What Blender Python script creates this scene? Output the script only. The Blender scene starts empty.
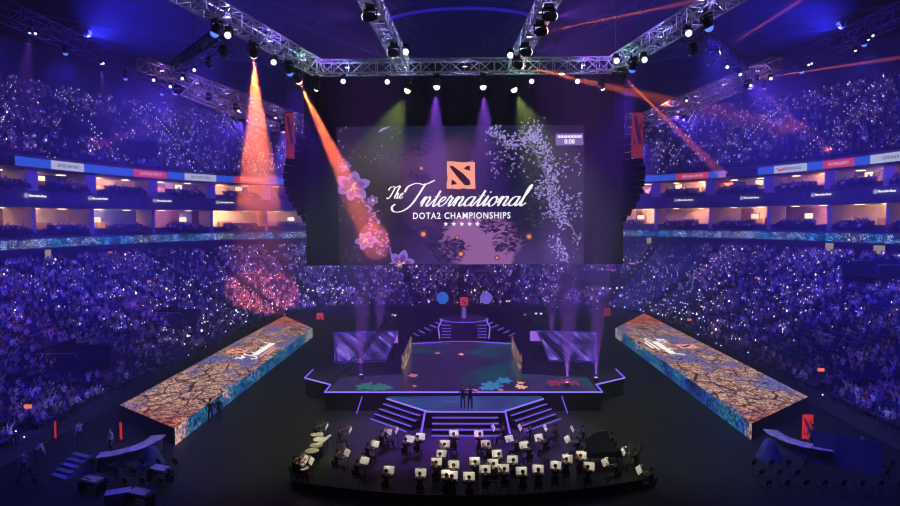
import bpy, math, random
import numpy as np
from mathutils import Vector, Matrix
PI = math.pi
R = random.Random(11)
sc = bpy.context.scene
C = sc.collection
rad = math.radians
vs = sc.view_settings
vs.view_transform = 'Standard'; vs.look = 'None'; vs.exposure = 0.0; vs.gamma = 1.0
try: vs.use_curve_mapping = False
except Exception: pass

# ------------------------------------------------------------------ camera
F = 600.0
CAM = Vector((0, 0, 15))
ROT = (Matrix.Rotation(rad(1.05), 3, 'Z') @ Matrix.Rotation(rad(90 - 3.15), 3, 'X') @ Matrix.Rotation(rad(-0.32), 3, 'Z'))
cam = bpy.data.objects.new('camera', bpy.data.cameras.new('camera'))
C.objects.link(cam)
cam.data.lens = 24.0; cam.data.sensor_width = 36.0; cam.data.clip_end = 600
cam.location = CAM; cam.rotation_euler = ROT.to_euler()
sc.camera = cam
def ray(px, py): return ROT @ Vector((px - 450, 253 - py, -F))
def U(px, py, y):                      # the point of the place at distance y along the hall
    d = ray(px, py); return CAM + d * (y / d.y)
def G(px, py, z):                      # the point of the place at height z
    d = ray(px, py); return CAM + d * ((z - CAM.z) / d.z)
ROTI = ROT.transposed()
def proj(p):
    q = ROTI @ (Vector(p) - CAM)
    if q.z > -0.5: return (-9999, -9999)
    return (450 + q.x / -q.z * F, 253 - q.y / -q.z * F)

# ------------------------------------------------------------------ materials
MATS = {}
def mat(name, col=(.5, .5, .5), rough=.6, metal=0.0, emit=None, es=1.0, spec=.4):
    if name in MATS: return MATS[name]
    m = bpy.data.materials.new(name); m.use_nodes = True
    b = m.node_tree.nodes['Principled BSDF']
    b.inputs['Base Color'].default_value = (*col, 1); b.inputs['Roughness'].default_value = rough
    b.inputs['Metallic'].default_value = metal; b.inputs['Specular IOR Level'].default_value = spec
    if emit:
        b.inputs['Emission Color'].default_value = (*emit, 1); b.inputs['Emission Strength'].default_value = es
    MATS[name] = m; return m
def nz(name, c1, c2, scale=4, rough=.7, bump=0.0, metal=0.0):       # noise mottled material
    if name in MATS: return MATS[name]
    m = mat(name, c1, rough, metal); nt = m.node_tree; b = nt.nodes['Principled BSDF']
    tc = nt.nodes.new('ShaderNodeTexCoord'); n = nt.nodes.new('ShaderNodeTexNoise'); n.inputs['Scale'].default_value = scale
    n.inputs['Detail'].default_value = 5
    r = nt.nodes.new('ShaderNodeValToRGB'); r.color_ramp.elements[0].position = .35; r.color_ramp.elements[1].position = .65
    r.color_ramp.elements[0].color = (*c1, 1); r.color_ramp.elements[1].color = (*c2, 1)
    nt.links.new(tc.outputs['Object'], n.inputs['Vector']); nt.links.new(n.outputs['Fac'], r.inputs['Fac'])
    nt.links.new(r.outputs['Color'], b.inputs['Base Color'])
    return m
def ramp(nt, fac, stops, mode='LINEAR'):
    r = nt.nodes.new('ShaderNodeValToRGB'); cr = r.color_ramp; cr.interpolation = mode
    while len(cr.elements) < len(stops): cr.elements.new(.5)
    for e, (p, c) in zip(cr.elements, stops): e.position = p; e.color = (*c, 1)
    nt.links.new(fac, r.inputs['Fac']); return r.outputs['Color']
def mixc(nt, fac, a, b, mode='MIX'):
    x = nt.nodes.new('ShaderNodeMix'); x.data_type = 'RGBA'; x.blend_type = mode
    for k, v in ((0, fac), (6, a), (7, b)):
        if isinstance(v, (int, float)): x.inputs[k].default_value = v
        elif isinstance(v, tuple): x.inputs[k].default_value = (*v, 1)
        else: nt.links.new(v, x.inputs[k])
    return x.outputs[2]
def tex(nt, kind, vec, scale, **kw):
    t = nt.nodes.new(kind); t.inputs['Scale'].default_value = scale
    for k, v in kw.items():
        if k in t.inputs.keys(): t.inputs[k].default_value = v
        else: setattr(t, k, v)
    nt.links.new(vec, t.inputs['Vector']); return t
def mapv(nt, src, scale=(1, 1, 1), loc=(0, 0, 0)):
    m = nt.nodes.new('ShaderNodeMapping'); m.inputs['Scale'].default_value = scale; m.inputs['Location'].default_value = loc
    nt.links.new(src, m.inputs['Vector']); return m.outputs['Vector']
def emis(name, strength=1.0):                                       # a display surface: dark base, colour socket feeds emission
    m = mat(name, (.015, .015, .02), .35); nt = m.node_tree; b = nt.nodes['Principled BSDF']
    b.inputs['Emission Strength'].default_value = strength
    tc = nt.nodes.new('ShaderNodeTexCoord')
    return m, nt, tc, (lambda s: nt.links.new(s, b.inputs['Emission Color']))
def glow(name, col, s=1.0): return mat(name, (.02, .02, .02), .5, 0, col, s)

BLACK = mat('matte_black', (.012, .012, .014), .7)
DRAPE = nz('black_drape', (.004, .004, .006), (.010, .010, .014), 3, .95)
FLOORM = nz('dark_floor', (.005, .0045, .006), (.011, .0095, .013), .4, .6)
CONC = nz('concrete_step', (.030, .030, .045), (.055, .055, .075), .5, .85)
WALLD = nz('dark_wall', (.05, .05, .08), (.075, .075, .11), .3, .8)
CEILM = nz('dark_ceiling', (.015, .015, .03), (.04, .04, .07), .15, .9)
STEEL = mat('aluminium', (.55, .55, .58), .45, .35)
STEELD = mat('dark_steel', (.12, .12, .2), .5, .5)
SEATM = mat('blue_seat', (.035, .05, .16), .6)
SEATF = mat('seat_frame', (.05, .05, .06), .5)
SKIN = mat('skin', (.55, .36, .27), .6)
HAIR = mat('dark_hair', (.02, .015, .012), .6)
TROU = mat('dark_trousers', (.03, .03, .045), .8)
SHOE = mat('shoes', (.05, .05, .05), .6)
SHIRT = mat('shirt', (.5, .5, .5), .8)
_nt = SHIRT.node_tree; _oi = _nt.nodes.new('ShaderNodeObjectInfo')
_nt.links.new(_oi.outputs['Color'], _nt.nodes['Principled BSDF'].inputs['Base Color'])
SUIT = mat('black_suit', (.012, .012, .014), .8)
VCOL = mat('crowd_clothes', (.5, .5, .5), .8)
_nt = VCOL.node_tree; _at = _nt.nodes.new('ShaderNodeAttribute'); _at.attribute_name = 'tint'
_nt.links.new(_at.outputs['Color'], _nt.nodes['Principled BSDF'].inputs['Base Color'])
CREAM = mat('cream_wall', (.72, .55, .40), .8)
WOODW = nz('brown_wall', (.16, .07, .03), (.30, .15, .07), 1.5, .6)
BLUEW = mat('blue_wall', (.08, .12, .5), .7)
PILL = mat('white_pillar', (.7, .68, .75), .7)
WARM = glow('warm_lamp', (1, .72, .42), 4.0)
TVM = glow('television_glow', (1, .82, .55), 1.6)
PHONE = glow('phone_glow', (.72, .62, 1.0), 9)
PHONEW = glow('phone_glow_warm', (1.0, .72, .55), 4.0)
STEPL = glow('step_glow', (.62, .60, 1.0), 6)
LENS = glow('lens_white', (.80, .74, 1.0), 2.2)
LENSO = glow('lens_orange', (1.0, .40, .26), 8.0)
LENSG = glow('lens_green', (.86, 1.0, .6), 3.0)
LENSB = glow('lens_blue', (.10, .22, 1.0), 1.5)
EDGE = glow('edge_light', (.22, .11, 1.0), 1.1)
EDGEW = glow('edge_light_pale', (.30, .20, 1.0), 1.1)
WHITEG = glow('screen_white', (.93, .88, .92), 1.35)
SALMON = glow('screen_salmon', (1.0, .36, .25), 1.15)
DARKG = glow('screen_dark', (.09, .02, .08), .5)
REDG = glow('red_glow', (.70, .03, .03), .8)
PAPER = mat('paper', (.80, .76, .66), .7)

# ------------------------------------------------------------------ mesh builder
class MB:
    def __init__(s): s.v = []; s.f = []; s.m = []; s.mi = 0
    def add(s, vs_, fs):
        n = len(s.v); s.v += [tuple(p) for p in vs_]
        s.f += [tuple(n + i for i in f) for f in fs]; s.m += [s.mi] * len(fs); return s
    def poly(s, pts): return s.add(pts, [tuple(range(len(pts)))])
    def box(s, c, d, M=None):
        x, y, z = (k / 2 for k in d); c = Vector(c)
        p = [Vector((a * x, b * y, e * z)) for e in (-1, 1) for b in (-1, 1) for a in (-1, 1)]
        if M is not None: p = [M @ q for q in p]
        return s.add([c + q for q in p], [(0, 2, 3, 1), (4, 5, 7, 6), (0, 1, 5, 4), (2, 6, 7, 3), (0, 4, 6, 2), (1, 3, 7, 5)])
    def prism(s, pts, z0, z1):
        n = len(pts)
        return s.add([(p[0], p[1], z0) for p in pts] + [(p[0], p[1], z1) for p in pts],
                     [tuple(range(n))[::-1], tuple(range(n, 2 * n))] + [(i, (i + 1) % n, n + (i + 1) % n, n + i) for i in range(n)])
    def tube(s, pts, r, n=6, cap=True):
        pts = [Vector(p) for p in pts]; rs = r if isinstance(r, (list, tuple)) else [r] * len(pts)
        vs_ = []; prev = None
        for i, p in enumerate(pts):
            t = (pts[min(i + 1, len(pts) - 1)] - pts[max(i - 1, 0)])
            if t.length < 1e-6: t = Vector((0, 0, 1))
            t.normalize()
            a = prev - t * prev.dot(t) if prev is not None else t.orthogonal()
            if a.length < 1e-5: a = t.orthogonal()
            a.normalize(); prev = a; b = t.cross(a)
            vs_ += [p + (a * math.cos(2 * PI * k / n) + b * math.sin(2 * PI * k / n)) * rs[i] for k in range(n)]
        fs = [(i * n + k, i * n + (k + 1) % n, (i + 1) * n + (k + 1) % n, (i + 1) * n + k) for i in range(len(pts) - 1) for k in range(n)]
        if cap: fs += [tuple(range(n))[::-1], tuple(range((len(pts) - 1) * n, len(pts) * n))]
        return s.add(vs_, fs)
    def lathe(s, prof, n=16, c=(0, 0, 0), M=None):
        vs_ = []
        for r, z in prof:
            for k in range(n):
                q = Vector((r * math.cos(2 * PI * k / n), r * math.sin(2 * PI * k / n), z))
                if M is not None: q = M @ q
                vs_.append(Vector(c) + q)
        m = len(prof)
        return s.add(vs_, [(i * n + k, i * n + (k + 1) % n, (i + 1) * n + (k + 1) % n, (i + 1) * n + k) for i in range(m - 1) for k in range(n)]
                     + [tuple(range(n))[::-1], tuple(range((m - 1) * n, m * n))])
    def ball(s, c, r, n=10, sc_=(1, 1, 1)):
        pr = [(max(1e-3, math.sin(PI * i / n)) * r, -math.cos(PI * i / n) * r) for i in range(n + 1)]
        M = Matrix.Diagonal(Vector(sc_)); return s.lathe(pr, n + 2, c, M)
    def build(s, name, m, parent=None, world=False, smooth=False, origin=None, bevel=0):
        me = bpy.data.meshes.new(name); vv = s.v
        if world and parent is not None:
            inv = parent_matrix(parent).inverted(); vv = [tuple(inv @ Vector(p)) for p in vv]
        if origin is not None: vv = [tuple(Vector(p) - Vector(origin)) for p in vv]
        me.from_pydata(vv, [], s.f)
        for q in (m if isinstance(m, (list, tuple)) else [m]): me.materials.append(q)
        if isinstance(m, (list, tuple)): me.polygons.foreach_set('material_index', s.m)
        if smooth: me.polygons.foreach_set('use_smooth', [True] * len(me.polygons))
        me.update()
        o = bpy.data.objects.new(name, me); C.objects.link(o)
        if parent is not None: o.parent = parent
        if origin is not None: o.location = origin
        if bevel:
            b = o.modifiers.new('bevel', 'BEVEL'); b.width = bevel; b.segments = 2; b.limit_method = 'ANGLE'
        return o
def parent_matrix(o):
    M = Matrix.Translation(o.location) @ o.rotation_euler.to_matrix().to_4x4()
    return parent_matrix(o.parent) @ M if o.parent else M
def tag(o, label=None, cat=None, group=None, kind=None):
    if label: o['label'] = label
    if cat: o['category'] = cat
    if group: o['group'] = group
    if kind: o['kind'] = kind
    return o
def thing(name, label, cat, loc=(0, 0, 0), rz=0.0, group=None):
    o = bpy.data.objects.new(name, None); C.objects.link(o); o.empty_display_size = .2
    o.location = loc; o.rotation_euler = (0, 0, rz); return tag(o, label, cat, group)
def struct(o): o['kind'] = 'structure'; return o
KIDS = {}
def dup(o, loc=None, rz=None, label=None, group=None, color=None, parent=None):
    c = o.copy(); C.objects.link(c)
    if parent is not None: c.parent = parent
    if loc is not None: c.location = loc
    if rz is not None: c.rotation_euler = (0, 0, rz)
    if label: c['label'] = label
    if group: c['group'] = group
    if color: c.color = color
    if o.name not in KIDS: KIDS[o.name] = list(o.children)
    for ch in KIDS[o.name]: dup(ch, color=color, parent=c)
    return c
ORD = ['first', 'second', 'third', 'fourth', 'fifth', 'sixth', 'seventh', 'eighth', 'ninth', 'tenth', 'eleventh', 'twelfth', 'thirteenth', 'fourteenth', 'fifteenth', 'sixteenth', 'seventeenth', 'eighteenth', 'nineteenth', 'twentieth'] + ['twenty-' + k for k in ('first', 'second', 'third', 'fourth', 'fifth', 'sixth', 'seventh', 'eighth', 'ninth')] + ['thirtieth']
def lamp(kind, loc, col, P, name='light', to=None, ang=40, blend=.4, size=.15, parent=None):
    l = bpy.data.lights.new(name, kind); l.energy = P; l.color = col
    if kind == 'SPOT': l.spot_size = rad(ang); l.spot_blend = blend; l.shadow_soft_size = size
    elif kind == 'AREA': l.shape = 'DISK'; l.size = size
    else: l.shadow_soft_size = size
    o = bpy.data.objects.new(name, l); C.objects.link(o)
    q = (Vector(to) - Vector(loc)).to_track_quat('-Z', 'Y') if to is not None else None
    if parent is not None:
        inv = parent_matrix(parent).inverted(); o.parent = parent; o.location = inv @ Vector(loc)
        if q: o.rotation_euler = (inv.to_3x3() @ q.to_matrix()).to_euler()
    else:
        o.location = loc
        if q: o.rotation_euler = q.to_euler()
    return o

# haze that fills the whole hall
w = bpy.data.worlds.new('hall_air'); sc.world = w; w.use_nodes = True
wn = w.node_tree; wn.nodes['Background'].inputs[1].default_value = 0
wv = wn.nodes.new('ShaderNodeVolumeScatter'); wv.inputs['Density'].default_value = .0035
wv.inputs['Color'].default_value = (.95, .95, 1, 1)
wn.links.new(wv.outputs[0], wn.nodes['World Output'].inputs['Volume'])

# ------------------------------------------------------------------ the bowl
YC = 62.0
def lerp(a, b, t): return a + (b - a) * t
def ring(phi, a, bf, bn, n):
    c, s = math.cos(phi), math.sin(phi); b = bf if s > 0 else bn
    r = (abs(c / a) ** n + abs(s / b) ** n) ** (-1 / n)
    return Vector((r * c, YC + r * s, 0))
def low(phi, t):                       # lower stand
    p = ring(phi, lerp(28.3, 55, t), lerp(33, 64, t), lerp(75, 66, t), 1 / lerp(1 / 5, 1 / 2.5, t)); return p
def wallc(phi, off=0.0): return ring(phi, 57 + off, 66 + off, 66 + off, 2.5)
def upc(phi, t): return ring(phi, lerp(58, 84, t), lerp(67, 93, t), lerp(67, 93, t), 2.4)
def zlow(t): return 1.0 + 8.6 * t ** 1.08
def zup(t): return 23.9 + 16.0 * t
PH0, PH1 = rad(-46), rad(226)
def strip(name, fn, z0, z1, m, pa=PH0, pb=PH1, n=120, parent=None, fn2=None):
    v = []; f = []; uv = []; L = 0; prev = None
    for i in range(n + 1):
        ph = lerp(pa, pb, i / n); p = fn(ph); q = (fn2 or fn)(ph)
        if prev is not None: L += (p - prev).length
        prev = p
        v += [(p.x, p.y, z0), (q.x, q.y, z1)]; uv += [(L, 0), (L, 1)]
    f = [(2 * i, 2 * i + 1, 2 * i + 3, 2 * i + 2) for i in range(n)]
    me = bpy.data.meshes.new(name); me.from_pydata(v, [], f); me.materials.append(m)
    ul = me.uv_layers.new(name='UVMap')
    for l in me.loops: ul.data[l.index].uv = uv[l.vertex_index]
    o = bpy.data.objects.new(name, me); C.objects.link(o)
    if parent: o.parent = parent
    return o
def stepped(name, fn, zf, N, t1=1.0):
    v = []; n = 150; prof = []
    for r in range(N):
        prof += [(r / N, zf(r / N)), ((r + 1) / N, zf(r / N))]
    prof = [(0, -.02 if fn is low else 23.0)] + prof + [(1, zf(1))]
    for i in range(n + 1):
        ph = lerp(PH0, PH1, i / n)
        for t, z in prof: p = fn(ph, t); v.append((p.x, p.y, z))
    m = len(prof)
    f = [(i * m + k, i * m + k + 1, (i + 1) * m + k + 1, (i + 1) * m + k) for i in range(n) for k in range(m - 1)]
    me = bpy.data.meshes.new(name); me.from_pydata(v, [], f); me.materials.append(CONC)
    o = bpy.data.objects.new(name, me); C.objects.link(o); return struct(o)
NL, NU = 30, 26
stepped('floor_lower_stand', low, zlow, NL)
stepped('floor_upper_stand', upc, zup, NU)
fl = MB().prism([(-60, -6), (60, -6), (60, 130), (-60, 130)], -.4, 0).build('floor', FLOORM); struct(fl)
ce = MB().prism([(-110, -40), (110, -40), (110, 175), (-110, 175)], 47, 47.5).build('ceiling', CEILM); struct(ce)
struct(strip('wall_upper', lambda p: upc(p, 1), 39.8, 47.0, WALLD))
struct(strip('wall_concourse', lambda p: wallc(p, -1.8), 9.4, 11.6, WALLD))
# ceiling ribs
for k, (x0, y0, x1, y1) in enumerate([(-60, 30, -8, 120), (60, 30, 8, 120), (-90, 70, -12, 135), (90, 70, 12, 135), (-30, 20, -4, 110), (30, 20, 4, 110)]):
    a, b = Vector((x0, y0, 46.4)), Vector((x1, y1, 46.4)); d = (b - a).normalized(); s_ = Vector((-d.y, d.x, 0))
    mb = MB()
    mb.tube([a, b], .22, 4); mb.tube([a + Vector((0, 0, -2)), b + Vector((0, 0, -2))], .22, 4)
    L = (b - a).length; n = int(L / 3)
    for i in range(n):
        p = a + d * (i * L / n); q = a + d * ((i + 1) * L / n)
        mb.tube([p, q - Vector((0, 0, 2))] if i % 2 else [p - Vector((0, 0, 2)), q], .12, 4, False)
    struct(mb.build('trim_%d' % (k + 1), STEELD))
# fascias and slabs of the suite tiers
def bandm(name, c1, c2): return nz(name, c1, c2, .8, .5)
FASC = bandm('fascia', (.10, .10, .16), (.16, .15, .24))
tn = 7
for fn, z0, z1, fn2 in [
        (lambda p: wallc(p, .0), 11.35, 11.6, None),
        (lambda p: wallc(p, -1.8), 11.6, 11.6, lambda p: wallc(p, .2)),
        (lambda p: wallc(p, .1), 12.75, 13.05, None),
        (lambda p: wallc(p, .1), 13.05, 13.05, lambda p: wallc(p, 9)),
        (lambda p: wallc(p, .6), 17.1, 19.2, None),
        (lambda p: wallc(p, .6), 17.1, 17.1, lambda p: wallc(p, 9)),
        (lambda p: wallc(p, .6), 19.2, 19.2, lambda p: wallc(p, 9)),
        (lambda p: wallc(p, .3), 23.5, 23.9, None),
        (lambda p: wallc(p, .3), 22.2, 22.2, lambda p: wallc(p, 9)),
        (lambda p: wallc(p, .55), 18.0, 18.15, None)]:
    o = strip('trim_%d' % tn, fn, z0, z1, FASC, fn2=fn2); struct(o); tn += 1

def phi_at(px, off=0.0, fn=None):
    fn = fn or (lambda p: wallc(p, off)); d = ray(px, 220); best = None
    k = d.x / d.y
    lo_, hi_ = (rad(90), rad(200)) if px < 461 else (rad(-20), rad(90))
    for i in range(900):
        ph = lerp(lo_, hi_, i / 900); p = fn(ph); e = abs(p.x - k * p.y)
        if p.y > 5 and (best is None or e < best[0]): best = (e, ph)
    return best[1]

# ---- lower LED ribbon (abstract moving pattern)
m, nt, tc, out = emis('ribbon_pattern', 2.6)
uv = tc.outputs['UV']
n1 = tex(nt, 'ShaderNodeTexVoronoi', mapv(nt, uv, (3.0, 3.2, 1)), 1.6)
sp = ramp(nt, n1.outputs['Distance'], [(0, (.75, .8, 1)), (.30, (.35, .5, .8)), (.42, (.01, .02, .1)), (1, (0, 0, .04))])
n2 = tex(nt, 'ShaderNodeTexNoise', mapv(nt, uv, (.13, .01, 1)), 1.0, Detail=2)
tint = ramp(nt, n2.outputs['Fac'], [(.3, (.12, .28, 1)), (.44, (.1, .8, .9)), (.53, (1, .9, 1)), (.6, (1, .85, .35)), (.7, (.5, .3, 1))])
n3 = tex(nt, 'ShaderNodeTexNoise', mapv(nt, uv, (.6, .3, 1)), 1.0, Detail=3)
den = ramp(nt, n3.outputs['Fac'], [(.38, (.16, .16, .22)), (.58, (1, 1, 1))])
out(mixc(nt, 1.0, mixc(nt, 1.0, sp, tint, 'MULTIPLY'), den, 'MULTIPLY'))
RIBM = m
for side, a, b in (('left', rad(108), rad(200)), ('right', rad(-20), rad(72))):
    t = thing('ribbon_display', 'long speckled LED ribbon under the lower suites on the %s side' % side, 'led display', (wallc((a + b) / 2).x, wallc((a + b) / 2).y, 11.6), group='lower ribbon displays')
    o = strip('screen', lambda p: wallc(p, -.12), 11.6, 12.75, RIBM, a, b); o.parent = t; o.location = -t.location
    o = strip('frame', lambda p: wallc(p, -.14), 12.75, 12.83, FASC, a, b); o.parent = t; o.location = -t.location
# ---- upper LED ribbon with adverts
BLU = glow('advert_blue', (.04, .14, .95), .75); WHT = glow('advert_white', (.62, .66, .92), .8); RED = glow('advert_red', (.75, .06, .10), .8)
INK = glow('advert_ink', (.05, .06, .2), .3); INKR = glow('advert_ink_red', (.8, .03, .05), .7)
PINK = glow('advert_ink_pale', (1, .8, .85), .9)
def glyphs(mb, p0, p1, z, h, n, seed, off):
    r = random.Random(seed); d = (p1 - p0); L = d.length; d.normalize(); nrm = Vector((YC * 0, 0, 0)) + (Vector((0, YC, 0)) - p0); nrm.z = 0; nrm.normalize()
    for k in range(n):
        c = p0 + d * (L * (k + .5) / n) + nrm * off; wd = L / n * .62
        for q in range(2):
            e = c + d * ((q - .5) * wd * .7); a = e - d * wd * .13; b = e + d * wd * .13
            mb.poly([(a.x, a.y, z - h / 2), (b.x, b.y, z - h / 2), (b.x, b.y, z + h / 2), (a.x, a.y, z + h / 2)])
        zz = z + r.choice((-.42, 0, .42)) * h; a = c - d * wd * .4; b = c + d * wd * .4
        mb.poly([(a.x, a.y, zz - h * .1), (b.x, b.y, zz - h * .1), (b.x, b.y, zz + h * .1), (a.x, a.y, zz + h * .1)])
SEG = {'left': [(17, 53, 'b'), (53, 86, 'w'), (86, 135, 'b'), (135, 168, 'r'), (168, 186, 'b'), (186, 217, 'w'), (217, 235, 'b'), (235, 268, 'r'), (268, 300, 'b')],
       'right': [(625, 675, 'b'), (675, 708, 'r'), (708, 725, 'b'), (757, 773, 'b'), (773, 806, 'w'), (806, 822, 'b'), (822, 853, 'r'), (853, 869, 'b'), (869, 915, 'w')]}
for side in ('left', 'right'):
    c0 = wallc(phi_at(60 if side == 'left' else 850))
    t = thing('ribbon_display', 'LED advert ribbon in blue, white and red above the upper suites on the %s side' % side, 'led display', (c0.x, c0.y, 22.2), group='upper ribbon displays')
    for i, (a, b, c) in enumerate(SEG[side]):
        pa, pb = phi_at(a), phi_at(b)
        o = strip({'b': 'blue_panel', 'w': 'advert_panel', 'r': 'advert_panel'}[c], lambda p: wallc(p, -.1), 22.25, 23.45, {'b': BLU, 'w': WHT, 'r': RED}[c], pa, pb, 8, t); o.location = -t.location
        o['label'] = {'b': 'plain blue panel', 'w': 'white advert panel', 'r': 'red advert panel'}[c]
        if c != 'b':
            mb = MB(); u = .28 if (side == 'right' and c == 'w') else .18
            glyphs(mb, wallc(lerp(pa, pb, u)), wallc(lerp(pa, pb, .84)), 22.85, .42, 9, i, .22)
            mb.build('lettering', INK if c == 'w' else PINK, t, world=True)
            if side == 'right' and i == 4:
                q = U(779, 163, 0.1); pp = wallc(phi_at(780)); pp2 = wallc(phi_at(784))
                d = (pp2 - pp).normalized(); e = Vector((0, 0, 1)); o_ = pp + (Vector((0, YC, 0)) - pp).normalized() * .3 + Vector((0, 0, 22.85))
                MB().poly([o_ - d * .9 + e * .3, o_ + e * -.4, o_ + d * .5 - e * .2, o_ + d * 1.3 + e * .35, o_ + d * .1 - e * .05]).build('swoosh_emblem', INKR, t, world=True)
# ---- suites
def suite(level, side, p0, p1, idx, n_in, wallm, has_tv, seed):
    z0, z1 = (13.05, 17.1) if level == 'lower' else (19.2, 22.2)
    r = random.Random(seed)
    off0, off1 = 3.4, 8.6
    a0, a1, b0, b1 = wallc(p0, off0), wallc(p1, off0), wallc(p0, off1), wallc(p1, off1)
    mid = (a0 + a1) / 2; zf = z0 + .9
    far = ['nearest', 'second nearest', 'third nearest', 'fourth nearest', 'fifth nearest', 'sixth nearest', 'seventh nearest', 'eighth nearest'][idx]
    t = thing('hospitality_suite', '%s-level lit suite on the %s side, %s to the camera' % (level, side, far), 'suite', (mid.x, mid.y, zf), group='%s suites' % level)
    def W(p, z): return (p.x, p.y, z)
    MB().poly([W(b0, zf), W(b1, zf), W(b1, z1), W(b0, z1)]).build('back_wall', wallm, t, world=True)
    # partition as a real slab
    d = (a1 - a0).normalized() * .15
    mb = MB(); mb.prism([(a0 - d)[:2], (b0 - d)[:2], (b0 + d)[:2], (a0 + d)[:2]], zf, z1); mb.build('partition', CREAM, t, world=True)
    MB().add([W(a0, zf), W(a1, zf), W(b1, zf), W(b0, zf), W(a0, zf - .9), W(a1, zf - .9)], [(0, 1, 2, 3), (4, 5, 1, 0)]).build('floor_slab', FASC, t, world=True)
    MB().add([W(a0, z1 - .05), W(a1, z1 - .05), W(b1, z1 - .05), W(b0, z1 - .05)], [(0, 1, 2, 3)]).build('ceiling_panel', CREAM, t, world=True)
    for k in range(2):
        u = .28 + .44 * k; p = a0.lerp(a1, u).lerp(b0.lerp(b1, u), .55)
        MB().box((p.x, p.y, z1 - .12), (.9, .9, .08)).build('ceiling_lamp', WARM, t, world=True)
    # counter in the room and a front column
    u = r.uniform(.3, .6); p = a0.lerp(a1, u).lerp(b0.lerp(b1, u), .7); rz = math.atan2(d.y, d.x)
    MB().box((p.x, p.y, zf + .5), (2.6, .6, 1.0), Matrix.Rotation(rz, 3, 'Z')).build('counter', WOODW, t, world=True)
    pc = wallc(p0, 3.0)
    mb = MB(); mb.box((pc.x, pc.y, (z0 + z1) / 2), (1.7 if level == 'upper' else .5, .5, z1 - z0), Matrix.Rotation(rz, 3, 'Z'))
    mb.build('column', PILL, t, world=True)
    if r.random() < .55:      # coloured wall panel
        u = r.uniform(.15, .7); q0 = b0.lerp(b1, u); q1 = b0.lerp(b1, u + .2); nn = (a0 - b0).normalized() * .08
        MB().add([W(q0 + nn, zf + .2), W(q1 + nn, zf + .2), W(q1 + nn, z1 - .3), W(q0 + nn, z1 - .3)], [(0, 1, 2, 3)]).build('wall_panel', r.choice([WOODW, BLUEW, PILL]), t, world=True)
    if has_tv:
        u = r.uniform(.35, .75); q = b0.lerp(b1, u) + (a0 - b0).normalized() * .25
        tv = thing('television', 'lit television on the back wall of the %s %s-level suite on the %s side' % (far, level, side), 'television', (q.x, q.y, zf + 1.4), rz + (PI if (Vector((math.sin(rz), -math.cos(rz), 0))).dot(a0 - b0) < 0 else 0), group='suite televisions')
        MB().box((0, 0, 0), (1.7, .1, 1.05)).build('bezel', BLACK, tv)
        MB().box((0, -.07, 0), (1.5, .03, .88)).build('screen', TVM, tv)
    return t
COLS = {'left': [-34, -6, 49, 104, 162, 218, 271, 322], 'right': [934, 918, 873, 817, 760, 704, 651, 600]}
SUITE_PH = {}
for side in ('left', 'right'):
    ph = [phi_at(c) for c in COLS[side]]; SUITE_PH[side] = ph
    wm = {'left': [CREAM, WOODW, CREAM, BLUEW, WOODW, CREAM, CREAM], 'right': [CREAM, WOODW, CREAM, WOODW, CREAM, CREAM, CREAM]}[side]
    for i in range(1, len(ph) - 1):
        for lv in ('lower', 'upper'):
            suite(lv, side, ph[i], ph[i + 1], i - 1, 6, wm[(i + (lv == 'upper') * 2) % 7], (i + (lv == 'lower')) % 3 != 0, i * 7 + (lv == 'upper') + (side == 'left') * 50)
# ---- small lettering on the fascia between the suite levels
def text_obj(s, name, m, size, M, parent, extr=0.0, shear=0.0, bold=0.0, space=1.0, align='CENTER'):
    cu = bpy.data.curves.new(name, 'FONT'); cu.body = s; cu.size = size; cu.extrude = extr; cu.shear = shear; cu.offset = bold
    cu.align_x = align; cu.align_y = 'CENTER'; cu.space_character = space; cu.resolution_u = 3
    tmp = bpy.data.objects.new('tmp', cu); C.objects.link(tmp); dg = bpy.context.evaluated_depsgraph_get()
    me = bpy.data.meshes.new_from_object(tmp.evaluated_get(dg)); bpy.data.objects.remove(tmp)
    me.materials.clear(); me.materials.append(m); me.transform(M); me.name = name
    o = bpy.data.objects.new(name, me); C.objects.link(o)
    if parent: o.parent = parent
    return o
def facing(p, ph=None):            # matrix whose x runs along the reader's left-to-right, z up, facing the centre of the hall
    n = (Vector((0, YC - 20, 0)) - Vector((p.x, p.y, 0))).normalized(); x = Vector((0, 0, 1)).cross(n)
    if ph is not None:
        tg = (wallc(ph + .01) - wallc(ph - .01)).normalized(); x = tg if tg.dot(x) > 0 else -tg; n = x.cross(Vector((0, 0, 1)))
    return Matrix(((x.x, 0, n.x), (x.y, 0, n.y), (0, 1, 0))).to_4x4()
for side, cols in (('left', [40, 102, 166, 228]), ('right', [885, 822, 750, 685])):
    for k, px in enumerate(cols):
        ph = phi_at(px); p = wallc(ph, .15); p.z = 18.5
        t = thing('fascia_sign', 'small white Mercedes-Benz sign on the suite fascia, %s from the %s edge' % (ORD[k], side), 'sign', p, group='fascia signs')
        M3 = facing(p, ph); s_ = text_obj('Mercedes-Benz', 'lettering', WHITEG, .46, M3, t, .02, bold=.01)
        mb = MB(); X = Vector((M3[0][0], M3[1][0], 0)); c = X * -1.85
        for j in range(14):
            a, b = 2 * PI * j / 14, 2 * PI * (j + 1) / 14
            f = lambda an, rr: c + X * math.cos(an) * rr * .6 + Vector((0, 0, math.sin(an) * rr * .6))
            mb.poly([f(a, .42), f(b, .42), f(b, .5), f(a, .5)])
        for j in range(3):
            a = PI / 2 + j * 2 * PI / 3; mb.poly([f(a, .45), f(a + PI / 2, .07), f(a - PI / 2, .07)])
        mb.build('star_emblem', WHITEG, t)
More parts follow.
